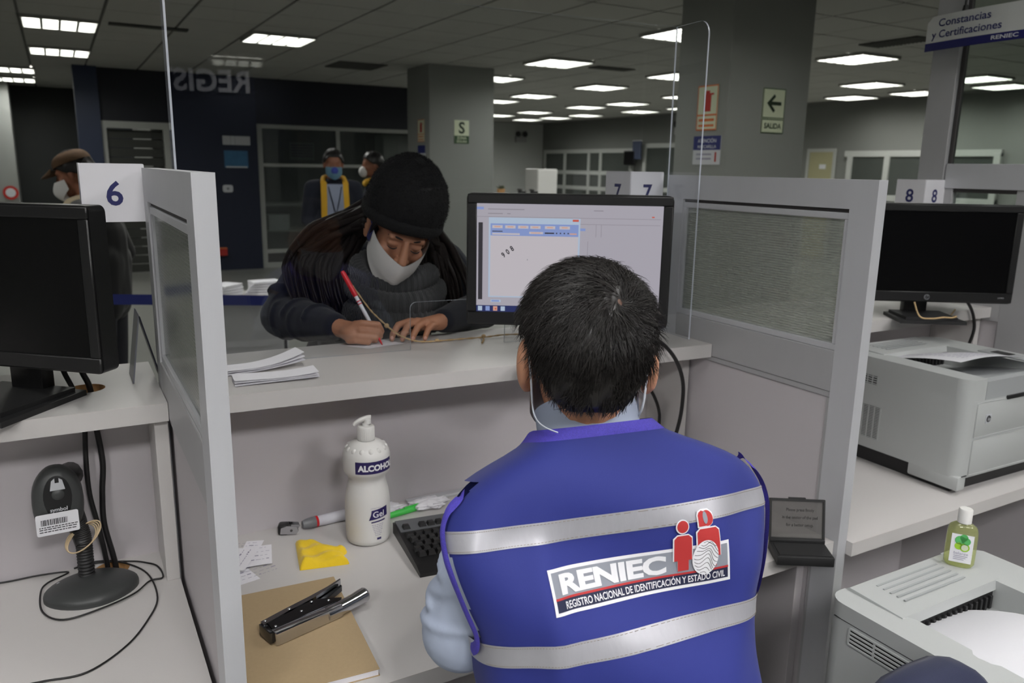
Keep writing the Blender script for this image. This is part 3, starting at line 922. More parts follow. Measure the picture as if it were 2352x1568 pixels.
# ---------------------------------------------------------------- folded leaflet stand and papers on the shelves
m_tent = mat('leaflet_grey', S(120, 122, 130), 0.25, noise=0.12, nscale=30)
m_tentd = mat('leaflet_dark', S(36, 38, 52), 0.3)
tn = thing('leaflet_stand', 'small A-shaped leaflet stand behind the left partition', 'stand', (.12, 1.72, 1.1205))
q = MB(); q.prism([(-.026, 0), (-.023, 0), (-.004, .134), (-.006, .136)], -.045, .045, M=Matrix(((1, 0, 0, 0), (0, 0, 1, 0), (0, 1, 0, 0), (0, 0, 0, 1)))); q.build('left_panel', m_tent, tn)
q = MB(); q.prism([(.026, 0), (.029, 0), (-.003, .134), (-.006, .134)], -.045, .045, M=Matrix(((1, 0, 0, 0), (0, 0, 1, 0), (0, 1, 0, 0), (0, 0, 0, 1)))); q.build('right_panel', m_tentd, tn)
def folded(label, loc, rz, L, Wd, curl, layers=3, group='folded papers on the shelf'):
    t = thing('folded_paper', label, 'paper', loc, rz, group)
    for k in range(layers):
        q = MB()
        top = lambda u, v, k=k: (-L / 2 + L * u, -Wd / 2 + Wd * v + .003 * k, .0006 + .0035 * k + curl * max(0, u - .35) ** 2 * (1 + .4 * k) + .002 * math.sin(3 * u + k))
        q.grid(top, 14, 3)
        q.grid(lambda u, v: tuple(Vector(top(u, v)) + Vector((0, 0, .0012))), 14, 3)
        q.build('leaf', m_paper, t, smooth=180)
    return t
folded('folded white paper on the shelf, the one with the raised curling end', (.335, 1.685, 1.1205), R(6), .195, .055, .032)
folded('flat folded white paper on the shelf, nearer to the shelf edge', (.352, 1.587, 1.1205), R(-4), .165, .058, .010)
def sheet(label, pts, z, name='paper_sheet', lift=0.0, m=None, parent=None, group=None, cat='paper'):
    q = MB()
    A, B, Cc, D = [Vector((p[0], p[1], z)) for p in pts]
    fn = lambda u, v: (A * (1 - u) * (1 - v) + B * u * (1 - v) + Cc * u * v + D * (1 - u) * v) + Vector((0, 0, lift * (math.sin(u * 3.0) * .5 + .6 * u * u)))
    q.grid(fn, 10, 6)
    q.grid(lambda u, v: fn(u, v) - Vector((0, 0, .0004)), 10, 6)
    o = q.build(name, m or m_paper, parent, smooth=180)
    if label: tag(o, label, cat, group)
    return o
sheet('white slip under the hands of the woman in the black hat', [(.573, 1.822), (.612, 1.772), (.712, 1.788), (.680, 1.850)], 1.1212)
m_twine = mat('twine', S(188, 160, 118), 0.9, noise=0.2, nscale=300)
q = MB()
tp = smooth_path([(.5885, 1.8755, 1.293), (.597, 1.8645, 1.272), (.611, 1.8695, 1.258), (.640, 1.846, 1.208), (.661, 1.836, 1.182), (.690, 1.80, 1.150), (.715, 1.775, 1.135), (.75, 1.768, 1.126), (.80, 1.768, 1.124), (.86, 1.763, 1.124), (.92, 1.758, 1.124), (.97, 1.755, 1.126), (1.03, 1.75, 1.124), (1.10, 1.742, 1.123)], 8)
q.tube(tp, [.0019 + .0006 * math.sin(i * 1.7) for i in range(len(tp))], 6)
q.tube(smooth_path([(.915, 1.758, 1.125), (.905, 1.735, 1.123), (.885, 1.705, 1.123)], 5), .0022, 6)
q.ell((.916, 1.757, 1.127), (.006, .005, .005)); q.ell((.6775, 1.818, 1.163), (.006, .005, .006)); q.ell((.79, 1.767, 1.126), (.006, .004, .004))
tag(q.build('twine', m_twine, smooth=180), 'knotted tan twine across the shelf tied to the red capped pen', 'string')
# pen held by the woman
m_penw = mat('pen_white', S(214, 214, 222), 0.35)
m_penr = mat('pen_red', S(206, 24, 34), 0.35)
pen = thing('pen', 'white pen with red cap held in the writing hand', 'pen', (0, 0, 0))
pa, pb = Vector((.586, 1.872, 1.296)), Vector((.656, 1.792, 1.1215))
ax = (pb - pa)
def pp(t): return pa + ax * t
q = MB(); q.tube([pp(0), pp(.04), pp(.3), pp(.34)], [.0045, .0062, .0066, .0055], 14); q.build('cap', m_penr, pen, smooth=50)
q = MB(); q.tube([pp(.33), pp(.6), pp(.88)], [.0048, .0048, .0046], 14); q.build('barrel', m_penw, pen, smooth=50)
for a in (.40, .435):
    q = MB(); q.tube([pp(a), pp(a + .014)], .0050, 14); q.build('ring', m_penr, pen, smooth=50)
q = MB(); q.tube([pp(.88), pp(.97), pp(1.0)], [.0040, .0022, .0006], 12); q.build('tip', m_penr, pen, smooth=50)
q = MB(); q.tube(smooth_path([(2.12, 1.385, 1.191), (2.134, 1.372, 1.150), (2.16, 1.352, 1.145), (2.194, 1.340, 1.148), (2.23, 1.335, 1.145), (2.28, 1.352, 1.142), (2.33, 1.40, 1.13), (2.44, 1.46, 1.123), (2.50, 1.49, 1.1235)], 6), .0025, 6)
tag(q.build('twine', m_twine, smooth=180), 'tan twine lying over the base of the right dark monitor', 'string')
# ---------------------------------------------------------------- gel bottle
m_pe = mat('white_plastic', S(218, 217, 214), 0.38, spec=0.4)
m_lbl = mat('label_purple', S(38, 28, 84), 0.5)
m_lblw = mat('label_white', S(232, 232, 236), 0.5)
m_lblg = mat('label_grey', S(150, 146, 168), 0.6)
bt = thing('pump_bottle', 'white pump bottle of alcohol gel with purple labels behind the yellow cloth', 'bottle', (.518, 1.525, .7602), R(-19))
prof = [(0, 0), (.038, 0), (.0445, .004), (.047, .014), (.048, .06), (.0475, .09), (.0445, .116), (.0400, .133), (.0385, .141), (.0400, .149), (.0470, .157), (.0495, .164), (.0500, .180), (.0495, .195), (.0475, .203), (.0420, .212), (.0330, .220), (.022, .2245), (.018, .2255)]
q = MB(); q.lathe(prof, 44); q.build('body', m_pe, bt, smooth=60)
def rad_at(z):
    for (r0, z0), (r1, z1) in zip(prof[1:], prof[2:]):
        if z0 <= z <= z1 and z1 > z0: return r0 + (r1 - r0) * (z - z0) / (z1 - z0)
    return .04
def cylmap(th0, z0, off=.0004):
    return lambda x, y, z: ((rad_at(z0 + y) + off) * math.sin(th0 + x / .048), -(rad_at(z0 + y) + off) * math.cos(th0 + x / .048), z0 + y)
for k in range(14):
    a = 2 * PI * k / 14
    q = MB(); q.ell((.0385 * math.cos(a), .0385 * math.sin(a), .2075), (.0070, .0070, .0085), nu=12, nv=8); q.build('shoulder_rib', m_pe, bt, smooth=180)
q = MB()
q.lathe([(0, .226), (.0175, .226), (.0182, .228), (.0176, .254), (.0165, .256), (0, .256)], 40)
for k in range(30):
    a = 2 * PI * k / 30; q.cyl((.0178 * math.cos(a), .0178 * math.sin(a), .229), (.0174 * math.cos(a), .0174 * math.sin(a), .253), .0008, n=5)
q.build('collar', m_pe, bt, smooth=40)
q = MB(); q.tube([(0, 0, .255), (0, 0, .263)], .0075, 16); q.tube(smooth_path([(.010, .002, .2715), (.004, .001, .272), (-.010, -.004, .270), (-.021, -.008, .2645), (-.025, -.010, .260)], 5), [.0075] * 8 + [.0068 - .00022 * i for i in range(13)], 12, flat=.75); q.cyl((.003, 0, .261), (.003, 0, .271), .0085, .008); q.build('pump_head', m_pe, bt, smooth=60)
f = cylmap(0, 0)
q = MB(); q.grid(lambda u, v: cylmap(0, .1655)((-.023 + .085 * u), .0265 * v, 0), 24, 3); o = q.build('label', m_lbl, bt, smooth=180)
q = MB(); q.text('ALCOHOL', .0175, lambda x, y, z: cylmap(0, .1725, .0008)(-.0165 + x, y, 0), 0, bold=.05, align='LEFT', xs=.95, sub=.003); q.build('lettering', m_lblw, o)
lab = [(-.001, .062), (.002, .0735), (.008, .0785)]
q = MB()
def gl(u, v):
    y = .062 + .0215 * v
    x0 = .002 + .006 * math.sin(v * PI / 2)
    x1 = .046
    return cylmap(0, 0)(x0 + (x1 - x0) * u, y + .004 * u, 0)
q.grid(gl, 16, 5); o = q.build('label', m_lbl, bt, smooth=180)
q = MB(); q.text('Gel', .019, lambda x, y, z: cylmap(0, .0675, .0008)(.010 + x, y, 0), 0, bold=.01, align='LEFT', sub=.003); q.build('lettering', m_lblw, o)
q = MB(); q.grid(lambda u, v: cylmap(0, .0555)(.007 + .032 * u, .003 * v + .002 * u, 0), 8, 1)
q.build('label_line', m_lbl, bt, smooth=180)
q = MB()
rnd = random.Random(5)
for k, y in enumerate((.050, .046, .042, .038, .034, .030, .026)):
    x = .008 + .0012 * k
    while x < .034 - .0012 * k:
        wd = rnd.uniform(.002, .005)
        q.face([cylmap(0, y)(*p) for p in ((x, 0, 0), (x + wd, 0, 0), (x + wd, .0012, 0), (x, .0012, 0))]); x += wd + .0012
q.text('ANTIBACTERIAL', .0032, lambda x, y, z: cylmap(0, .087)(.006 + x, y, 0), 0, align='LEFT')
tag(q.build('label_print', m_lblg, bt), kind='stuff')
q = MB(); q.grid(lambda u, v: cylmap(0, .016)(.019 + .010 * u, .005 * v, 0), 5, 2); q.build('label_mark', m_lbl, bt, smooth=180)

# ---------------------------------------------------------------- notebook, stapler, cloth, tickets
m_kraft = mat('kraft_paper', S(172, 150, 116), 0.75, noise=0.06, nscale=160, bump=0.08, bscale=400)
nb = thing('notebook', 'brown kraft paper notebook on the desk under the chrome stapler', 'notebook', (.277, 1.228, .7602), R(-4))
q = MB(); q.box(-.108, .107, -.156, .156, .0008, .0112); q.build('pages', m_paper, nb)
q = MB(); q.box(-.11, .109, -.158, .158, .0112, .0122, bev=.0003, seg=1); q.build('front_cover', m_kraft, nb)
q = MB(); q.box(-.11, .109, -.158, .158, 0, .0008); q.build('back_cover', m_kraft, nb)
m_chr = mat('chrome', S(200, 200, 204), 0.12, metal=1.0)
m_chrd = mat('dark_chrome', S(92, 93, 96), 0.2, metal=1.0)
sp = thing('plier_stapler', 'chrome plier stapler lying on the brown notebook', 'stapler', (.246, 1.196, .7728), R(16))
q = MB(); q.box(0, .128, 0, .018, .001, .024, bev=.0015); q.build('magazine', m_chr, sp, smooth=40)
q = MB(); q.tube(smooth_path([(.100, .010, .0125), (.13, .011, .0125), (.16, .014, .013), (.180, .016, .014), (.187, .0165, .0145), (.189, .0167, .0147)], 4), [.0125] * 8 + [.0125, .013, .0132, .0135, .0135, .0135, .0135, .0130, .0125, .011, .0085, .006, .003], 18); q.build('lower_handle', m_chr, sp, smooth=60)
q = MB(); q.prism([(.002, .017), (.132, .017), (.140, .022), (.122, .036), (.104, .048), (.070, .050), (.055, .044), (.006, .042)], .0215, .0245); q.prism([(.002, .017), (.132, .017), (.140, .022), (.122, .036), (.104, .048), (.070, .050), (.055, .044), (.006, .042)], .001, .004); q.build('side_plate', m_chrd, sp, smooth=30)
q = MB(); q.prism([(-.003, .036), (.050, .046), (.100, .052), (.140, .063), (.172, .074), (.173, .078), (.140, .069), (.098, .062), (.048, .056), (-.003, .048)], .003, .026); q.build('upper_handle', m_chr, sp, smooth=30)
q = MB(); q.prism([(.112, .052), (.170, .070), (.168, .064), (.140, .052), (.122, .044)], .008, .018); q.build('spring', m_chrd, sp, smooth=30)
q = MB(); q.box(-.006, .004, .010, .048, .003, .023, bev=.001); q.build('anvil', m_chrd, sp, smooth=30)
for (x, y) in ((.010, .021), (.092, .044), (.065, .032), (.052, .050), (.118, .030), (.004, .045)):
    q = MB(); q.lathe([(0, .0262), (.0022, .0258), (.0028, .0244)], 12, M=Matrix.Translation((x, y, .0 if y < .044 else .0015))); q.build('rivet', m_chr, sp, smooth=60)
m_yel = mat('yellow_cloth', S(232, 196, 32), 0.9, noise=0.05, nscale=120, bump=0.5, bscale=500, sheen=0.2)
q = MB()
def cloth(u, v):
    A, B, Cc, D = Vector((.350, 1.452)), Vector((.440, 1.432)), Vector((.455, 1.500)), Vector((.372, 1.572))
    p = A * (1 - u) * (1 - v) + B * u * (1 - v) + Cc * u * v + D * (1 - u) * v
    edge = min(u, 1 - u, v, 1 - v)
    z = .014 * min(1, edge * 9) ** .5 + .0035 * math.sin(9 * u + 5 * v) * min(1, edge * 6) + .003 * math.sin(17 * v - 6 * u) * min(1, edge * 6) + .006 * max(0, u - .6) * min(1, edge * 6)
    off = .004 * math.sin(7 * v + 2) + .003 * math.sin(19 * v)
    return (p.x + off * (u > .5) * (u - .5) * 2, p.y + .005 * math.sin(6 * u) * v + .003 * math.sin(21 * u) * (v > .7), .7606 + z)
q.grid(cloth, 36, 28)
for k in range(3):
    q.grid(lambda u, v, k=k: (lambda p: (p[0], p[1], .7605 + (p[2] - .7606) * (.25 * k)))(cloth(u, v)), 12, 10)
tag(q.build('cleaning_cloth', m_yel, smooth=180), 'folded yellow cleaning cloth on the desk in front of the gel bottle', 'cloth')
def ticket(label, c, rz, w, h, z, seed):
    t = thing('paper_slip', label, 'paper', (c[0], c[1], z), rz, 'printed slips by the left partition')
    q = MB(); q.grid(lambda u, v: (-w / 2 + w * u, -h / 2 + h * v, .0004 + .0015 * math.sin(3 * u + seed)), 8, 5); q.grid(lambda u, v: (-w / 2 + w * u, -h / 2 + h * v, .0001 + .0015 * math.sin(3 * u + seed)), 8, 5)
    q.build('slip', m_paper, t, smooth=180)
    rnd = random.Random(seed)
    q = MB()
    for k in range(4):
        y = h / 2 - .012 - k * h / 5
        x = -w / 2 + .006
        while x < w / 2 - .010:
            wd = rnd.uniform(.003, .010); hh = rnd.choice((.0012, .0012, .003))
            u = (x + w / 2) / w
            zz = .0013 + .0015 * math.sin(3 * u + seed); zz2 = .0013 + .0015 * math.sin(3 * (u + wd / w) + seed)
            q.face([(x, y, zz), (x + wd, y, zz2), (x + wd, y + hh, zz2), (x, y + hh, zz)]); x += wd + rnd.uniform(.002, .006)
    q.build('print', m_lblg, t)
ticket('lowest printed white slip of the pile beside the left partition', (.262, 1.488), R(14), .11, .065, .7603, 2)
ticket('blank looking slip at the back of the pile beside the left partition', (.262, 1.605), R(-25), .09, .065, .7603, 4)
ticket('white slip with a fold in the middle of the pile beside the left partition', (.274, 1.548), R(-12), .085, .085, .7638, 5)
ticket('top printed slip with a row of bars in the pile beside the left partition', (.245, 1.545), R(62), .10, .065, .7675, 8)
# staple remover, marker
sr = thing('staple_remover', 'small black and chrome staple remover lying on the desk near the back panel', 'stapler', (.370, 1.628, .7602), R(-22))
q = MB(); q.box(-.020, .004, -.013, .013, 0, .024, bev=.006, seg=3); q.build('grip', m_blk, sr, smooth=50)
for s in (-1, 1):
    q = MB(); q.prism([(-.014, .004), (.020, .003), (.025, .010), (.022, .020), (.0, .022), (-.012, .018)], -.001, .001, M=Mx((0, s * .0125, 0), rx=PI / 2)); q.build('jaw', m_chr, sr, smooth=30)
q = MB(); q.lathe([(0, .002), (.0025, .0015), (.003, 0)], 10, M=Mx((.010, -.0135, .012), rx=PI / 2)); q.build('pivot', m_chrd, sr, smooth=60)
m_cap = mat('cap_grey', S(118, 120, 124), 0.35)
mk = thing('correction_pen', 'white pen with grey cap and red ring beside the staple remover', 'pen', (.402, 1.629, .7602), R(4))
ry = Matrix.Rotation(PI / 2, 4, 'Y')
q = MB(); q.lathe([(0, 0), (.008, .001), (.0105, .008), (.0125, .022), (.012, .032), (0, .032)], 20, M=Matrix.Translation((0, 0, .0125)) @ ry); q.build('cap', m_cap, mk, smooth=50)
q = MB(); q.lathe([(0, .0), (.0125, 0), (.0125, .005), (0, .005)], 20, M=Matrix.Translation((.0305, 0, .0125)) @ ry); q.build('ring', m_penr, mk, smooth=50)
q = MB(); q.lathe([(0, 0), (.0118, 0), (.0122, .06), (.0115, .085), (0, .087)], 20, M=Matrix.Translation((.0355, 0, .0125)) @ ry); q.build('barrel', m_penw, mk, smooth=50)
# green marker, crumpled tissue, ruler behind the keyboard
m_grn = mat('marker_green', S(70, 200, 82), 0.45)
gm = thing('green_marker', 'bright green marker lying behind the keyboard beside the gel bottle', 'pen', (.578, 1.592, .7602), R(10))
q = MB(); q.lathe([(0, 0), (.004, .001), (.0068, .006), (.0072, .05), (.0075, .052), (.0075, .10), (.006, .108), (0, .109)], 16, M=Matrix.Translation((0, 0, .0075)) @ ry); q.build('barrel', m_grn, gm, smooth=40)
q = MB(); q.box(.055, .095, -.002, .002, .0145, .017, bev=.0008); q.build('clip', m_grn, gm, smooth=40)
def crumple(label, c, r, seed, flat=.4):
    q = MB()
    rr = random.Random(seed)
    ph = [rr.uniform(0, 6) for _ in range(6)]
    def f(u, v):
        a, b = 2 * PI * u, PI * v
        k = 1 + .16 * math.sin(5 * a + ph[0]) * math.sin(b) + .13 * math.sin(9 * a + 4 * b + ph[1]) * math.sin(b) + .1 * math.sin(13 * b + 3 * a + ph[2]) * math.sin(b)
        return (c[0] + r * 1.7 * k * math.cos(a) * math.sin(b), c[1] + r * k * math.sin(a) * math.sin(b), c[2] + r * flat * (1 - math.cos(b) * k))
    q.grid(f, 32, 16, cu=True)
    return tag(q.build('crumpled_tissue', m_paper, smooth=40), label, 'tissue', 'crumpled tissues behind the keyboard')
crumple('crumpled white tissue behind the keyboard, right of the green marker', (.700, 1.612, .7605), .026, 3)
crumple('flat crumpled white tissue just behind the gel bottle', (.600, 1.636, .7605), .024, 9, .3)
q = MB(); q.box(.66, .86, 1.642, 1.664, .7602, .768, bev=.002)
tag(q.build('ruler', m_alu), 'grey metal ruler lying against the desk back panel', 'ruler')

# ---------------------------------------------------------------- keyboard
m_kbg = mat('keyboard_grey', S(92, 94, 97), 0.4)
m_key = mat('key_black', S(19, 19, 20), 0.35, bump=0.05, bscale=800)
kb = thing('keyboard', 'black keyboard with a grey back strip, half hidden by the clerk', 'keyboard', (.560, 1.40, .7602), R(-6.5))
q = MB(); q.prism([(-.085, 0), (.125, 0), (.125, .024), (.112, .026), (-.06, .014), (-.085, .008)], 0, .44, M=Matrix(((0, 0, 1, 0), (1, 0, 0, 0), (0, 1, 0, 0), (0, 0, 0, 1)))); q.build('case', m_blk, kb)
q = MB(); q.prism([(.072, .0235), (.124, .0262), (.124, .0272), (.072, .0245)], .004, .436, M=Matrix(((0, 0, 1, 0), (1, 0, 0, 0), (0, 1, 0, 0), (0, 0, 0, 1)))); q.build('back_strip', m_kbg, kb)
q = MB(); q.prism([(-.0078, -.0078), (.0078, -.0078), (.0078, .0078), (-.0078, .0078)], 0, .0001)
q.bm.clear()
b_ = [(-.0082, -.0082, 0), (.0082, -.0082, 0), (.0082, .0082, 0), (-.0082, .0082, 0), (-.0058, -.0052, .0075), (.0058, -.0052, .0075), (.0058, .0066, .0075), (-.0058, .0066, .0075)]
q.raw(b_, [(0, 1, 5, 4), (1, 2, 6, 5), (2, 3, 7, 6), (3, 0, 4, 7), (4, 5, 6, 7)])
key0 = q.build('key', m_key, kb)
n_k = 0
def put_key(x, y):
    global n_k
    o = key0 if n_k == 0 else key0.copy()
    if n_k: COL.objects.link(o)
    n_k += 1
    o.location = (x, y, .0142 + (y + .06) * .0698)
for x in [.020] + [.056 + .019 * k for k in range(4)] + [.141 + .019 * k for k in range(4)] + [.226 + .019 * k for k in range(4)] + [.312 + .019 * k for k in range(3)]: put_key(x, .088)
for r in range(5):
    for k in range(15): put_key(.018 + .019 * k + .004 * (r % 3), .052 - .0195 * r)
    for k in range(3):
        if r in (0, 1, 4): put_key(.312 + .019 * k, .052 - .0195 * r)
    for k in range(4): put_key(.375 + .019 * k - .005, .052 - .0195 * r)

# ---------------------------------------------------------------- ink pad box by the right partition
m_clear = glass('smoked_lid', tint=(0.52, 0.51, 0.50, 1), refl=1.0, haze=0.30, hazecol=(0.32, 0.31, 0.30, 1))
m_lidtxt = mat('lid_text', S(52, 50, 50), 0.6)
ip = thing('fingerprint_pad', 'open dark fingerprint pad box with a smoked lid on the desk corner', 'ink pad', (1.235, 1.012, .7602), R(-33))
Lp = .116
q = MB(); q.box(-.02, Lp - .02, 0, .075, 0, .020, bev=.002); q.build('tray', m_blkm, ip, smooth=40)
q = MB(); q.box(-.014, Lp - .026, .006, .060, .020, .0215); q.build('pad', m_scnd, ip)
q = MB(); q.box(-.02, Lp - .02, .064, .078, .018, .028, bev=.002); q.build('hinge', m_blkm, ip, smooth=40)
LT = Matrix.Translation((0, .074, .026)) @ Matrix.Rotation(R(-14), 4, 'X')
q = MB(); q.box(-.02, Lp - .02, -.002, .002, 0, .082, M=LT); lid = q.build('lid', m_clear, ip)
q = MB()
for bx_ in ((-.02, Lp - .02, .080, .084), (-.02, -.016, 0, .08), (Lp - .024, Lp - .02, 0, .08)): q.box(bx_[0], bx_[1], -.005, .003, bx_[2], bx_[3], M=LT)
q.box(.020, .055, -.005, .003, .084, .087, M=LT)
q.build('lid_rim', m_blkm, lid)
q = MB()
for s_, z_ in (('Please press firmly', .058), ('in the center of the pad', .042), ('for a better setup.', .026)): q.text(s_, .0092, lambda x, y, z: LT @ Vector((.044 + x, -.0026, z_ + y)), 0, bold=.012, xs=.85)
q.build('lid_lettering', m_lidtxt, lid)

# ---------------------------------------------------------------- laser printers
m_pr = mat('printer_grey', S(176, 179, 178), 0.45, noise=0.015, nscale=5, bump=0.06, bscale=1200)
m_pr2 = mat('printer_grey_dark', S(158, 161, 162), 0.45)
m_prd = mat('printer_black', S(28, 28, 29), 0.5)
def printer(label, loc, rz, long_vents=False):
    t = thing('laser_printer', label, 'printer', loc, rz, 'grey laser printers')
    Wp, Dp, Hp = .43, .40, .30        # left-front-bottom corner at the origin, front faces -Y
    q = MB(); q.box(.02, Wp - .02, .03, Dp - .03, 0, .04); q.build('base', m_prd, t)
    q = MB()
    pl = rrect(0, Wp, 0, Dp, .035, 6)
    q.prism(pl, .045, .245)
    q.box(0.001, .035, .0, .14, .012, .05, bev=.006); q.box(Wp - .035, Wp - .001, 0, .14, .012, .05, bev=.006); q.box(.001, .04, .32, Dp - .03, .008, .05, bev=.006)
    q.build('body', m_pr, t, smooth=40)
    # top deck: rails, rear hood and a front lip around the sunken output tray
    q = MB(); q.prism([(0, .035)] + arc(.035, .035, .035, 180, 250, 5) + [(.065, .0), (.070, .27), (.060, .29), (.05, Dp), (.035, Dp)] + arc(.035, Dp - .035, .035, 90, 180, 5)[1:], .245, .30); q.build('side_rail', m_pr, t, smooth=30)
    q = MB(); q.prism([(Wp, .035), (Wp, Dp - .035), (Wp - .035, Dp), (Wp - .09, Dp), (Wp - .10, .29), (Wp - .10, .0), (Wp - .035, 0), (Wp - .01, .01)], .245, .30); q.build('side_rail', m_pr, t, smooth=30)
    q = MB(); q.prism([(.28, .283), (.283, .302), (Dp - .01, .306), (Dp, .298), (Dp, .245), (.36, .245), (.36, .278)], .05, Wp - .09, M=Matrix(((0, 0, 1, 0), (1, 0, 0, 0), (0, 1, 0, 0), (0, 0, 0, 1)))); q.build('rear_hood', m_pr, t, smooth=25)
    q = MB(); q.box(.068, Wp - .10, .285, .36, .2455, .279); q.build('paper_slot', m_prd, t)
    for k in range(16):
        x = .078 + k * (Wp - .19) / 15
        q = MB(); q.box(x - .003, x + .003, .278, .288, .247, .274, bev=.001, seg=1); q.build('slot_rib', m_blkm, t)
    q = MB(); q.grid(lambda u, v: (.068 + (Wp - .168) * u, .02 + .262 * v, .288 - .040 * v - .02 * max(0, v - .5)), 6, 12); q.prism([(0.0, .245), (0, .292), (.02, .294), (.025, .286), (.06, .245)], .066, Wp - .098, M=Matrix(((0, 0, 1, 0), (1, 0, 0, 0), (0, 1, 0, 0), (0, 0, 0, 1)))); q.build('output_tray', m_pr2, t, smooth=30)
    for k in range(5):
        q = MB(); q.box(.10, Wp - .15, .312 + .014 * k, .316 + .014 * k, .3055, .3067); q.build('hood_groove', m_pr2, t)
    if long_vents:
        q = MB(); q.box(-.0006, .001, .10, .345, .232, .262); q.build('vent_backing', m_prd, t)
        for k in range(5):
            q = MB(); q.box(-.002, .001, .10, .345, .2305 + .0075 * k, .2345 + .0075 * k, bev=.0005, seg=1); q.build('vent_slat', m_pr, t)
        for yv in (.10, .165, .23, .295, .345):
            q = MB(); q.box(-.0018, .001, yv - .002, yv + .002, .232, .262); q.build('vent_rib', m_pr, t)
        q = MB(); q.box(-.0006, .002, .02, .38, .270, .2708); q.build('seam', m_prd, t)
    else:
        # left side vents
        q = MB(); q.box(-.0006, .001, .255, .365, .226, .250); q.build('vent_backing', m_prd, t)
        for k in range(4):
            q = MB(); q.box(-.002, .001, .255, .365, .2275 + .0062 * k, .2300 + .0062 * k); q.build('vent_slat', m_pr, t)
        for k in range(8):
            q = MB(); q.box(-.0022, .001, .254 + .0155 * k, .2565 + .0155 * k, .226, .250); q.build('vent_rib', m_pr, t)
        q = MB(); q.box(-.0006, .001, .235, .365, .075, .165); q.build('vent_backing', m_prd, t)
        for k in range(20):
            q = MB(); q.box(-.002, .001, .235, .365, .0762 + .0045 * k, .0785 + .0045 * k); q.build('vent_slat', m_pr, t)
        for k in range(8):
            q = MB(); q.box(-.0022, .001, .234 + .0182 * k, .2375 + .0182 * k, .075, .165); q.build('vent_rib', m_pr, t)
    # front: upper door seam, door, tray, latch, emblem
    q = MB(); q.box(.035, Wp - .035, -.0022, .001, .150, .240, bev=.004); q.build('front_door', m_pr, t, smooth=40)
    q = MB(); q.box(.035, Wp - .035, -.0022, .001, .052, .145, bev=.004); q.build('paper_tray', m_pr, t, smooth=40)
    q = MB(); q.box(.155, .235, -.006, .001, .236, .247, bev=.003); q.build('latch', m_prd, t, smooth=40)
    q = MB(); q.box(.012, .032, -.0012, .0005, .05, .052); q.build('side_seam', m_prd, t)
    q = MB(); q.prism(rrect(-.011, .011, -.012, .012, .002, 3), -.0006, .0010, M=Mx((.085, -.003, .195), rx=PI / 2)); e = q.build('emblem', m_logo, t)
    q = MB(); q.lathe([(0, .0016), (.0085, .0016), (.0088, .001)], 24, M=Mx((.085, -.0032, .195), rx=PI / 2)); q.text('hp', .012, lambda x, y, z: (.085 + x, -.0052, .191 + y), 1, bold=.02, shear=.3); q.build('emblem_mark', [m_logod, m_logo], e)
    # control panel with a small display on the right rail
    q = MB(); q.box(Wp - .085, Wp - .03, .03, .20, .3002, .3035, bev=.001); q.build('control_panel', m_pr2, t, smooth=30)
    q = MB(); q.box(Wp - .075, Wp - .04, .12, .17, .3036, .3045); q.build('display', m_screen_off, t)
    return t
printer('grey laser printer on the right desk behind the partition, with a printed sheet on top', (1.895, 1.062, .7602), R(-1))
printer('grey laser printer in the bottom right corner with a small gel bottle on top', (1.152, .450, .5002), 0, True)
m_cab = mat('cabinet_grey', S(150, 150, 150), 0.5)
cb = thing('printer_cabinet', 'low grey cabinet carrying the printer in the bottom right corner', 'cabinet', (1.367, .65, 0))
q = MB(); q.box(-.22, .22, -.20, .20, .03, .48, bev=.004); q.build('carcass', m_cab, cb)
q = MB(); q.box(-.225, .225, -.205, .205, .48, .50, bev=.003); q.build('top', m_lam, cb)
for z0, z1 in ((.05, .25), (.26, .46)):
    q = MB(); q.box(-.21, .21, -.206, -.199, z0, z1, bev=.002); o = q.build('drawer', m_cab, cb)
    q = MB(); q.box(-.06, .06, -.212, -.205, z1 - .04, z1 - .028, bev=.002); q.build('handle', m_alu, o)
def curved_sheet(label, fn, name='paper_sheet', group=None):
    q = MB(); q.grid(fn, 14, 14); q.grid(lambda u, v: tuple(Vector(fn(u, v)) - Vector((0, 0, .0004))), 14, 14)
    return tag(q.build(name, m_sheet, smooth=180), label, 'paper', group)
def s2(u, v):   # blank sheet coming out of the slot, v runs forwards
    return (1.185 + .215 * u + .05 * v, .742 - .297 * v, .757 + .058 * v - .020 * v * v + .022 * math.sin(PI * min(1, v * 1.3)) + .006 * math.sin(PI * u))
curved_sheet('blank white sheet leaving the printer in the bottom right corner', s2)
def s1(u, v):
    return (1.972 + .26 * u + .01 * v - .01 * u * v, 1.372 - .11 * u - .225 * v + .03 * u * v, 1.040 + .033 * v + .010 * math.sin(PI * u) + .012 * math.sin(2.5 * v) + .004 * math.sin(5 * u))
o1 = curved_sheet('printed sheet curling out of the printer on the right desk', s1)
q = MB()
rnd = random.Random(11)
for k in range(15):
    v = .1 + .055 * k
    u = .12
    while u < .85:
        du = rnd.uniform(.03, .09)
        q.face([Vector(s1(a, b)) + Vector((0, 0, .0005)) for a, b in ((u, v), (min(u + du, .88), v), (min(u + du, .88), v + .012), (u, v + .012))]); u += du + .015
        if rnd.random() < .12: break
q.build('print', m_lblg, o1)
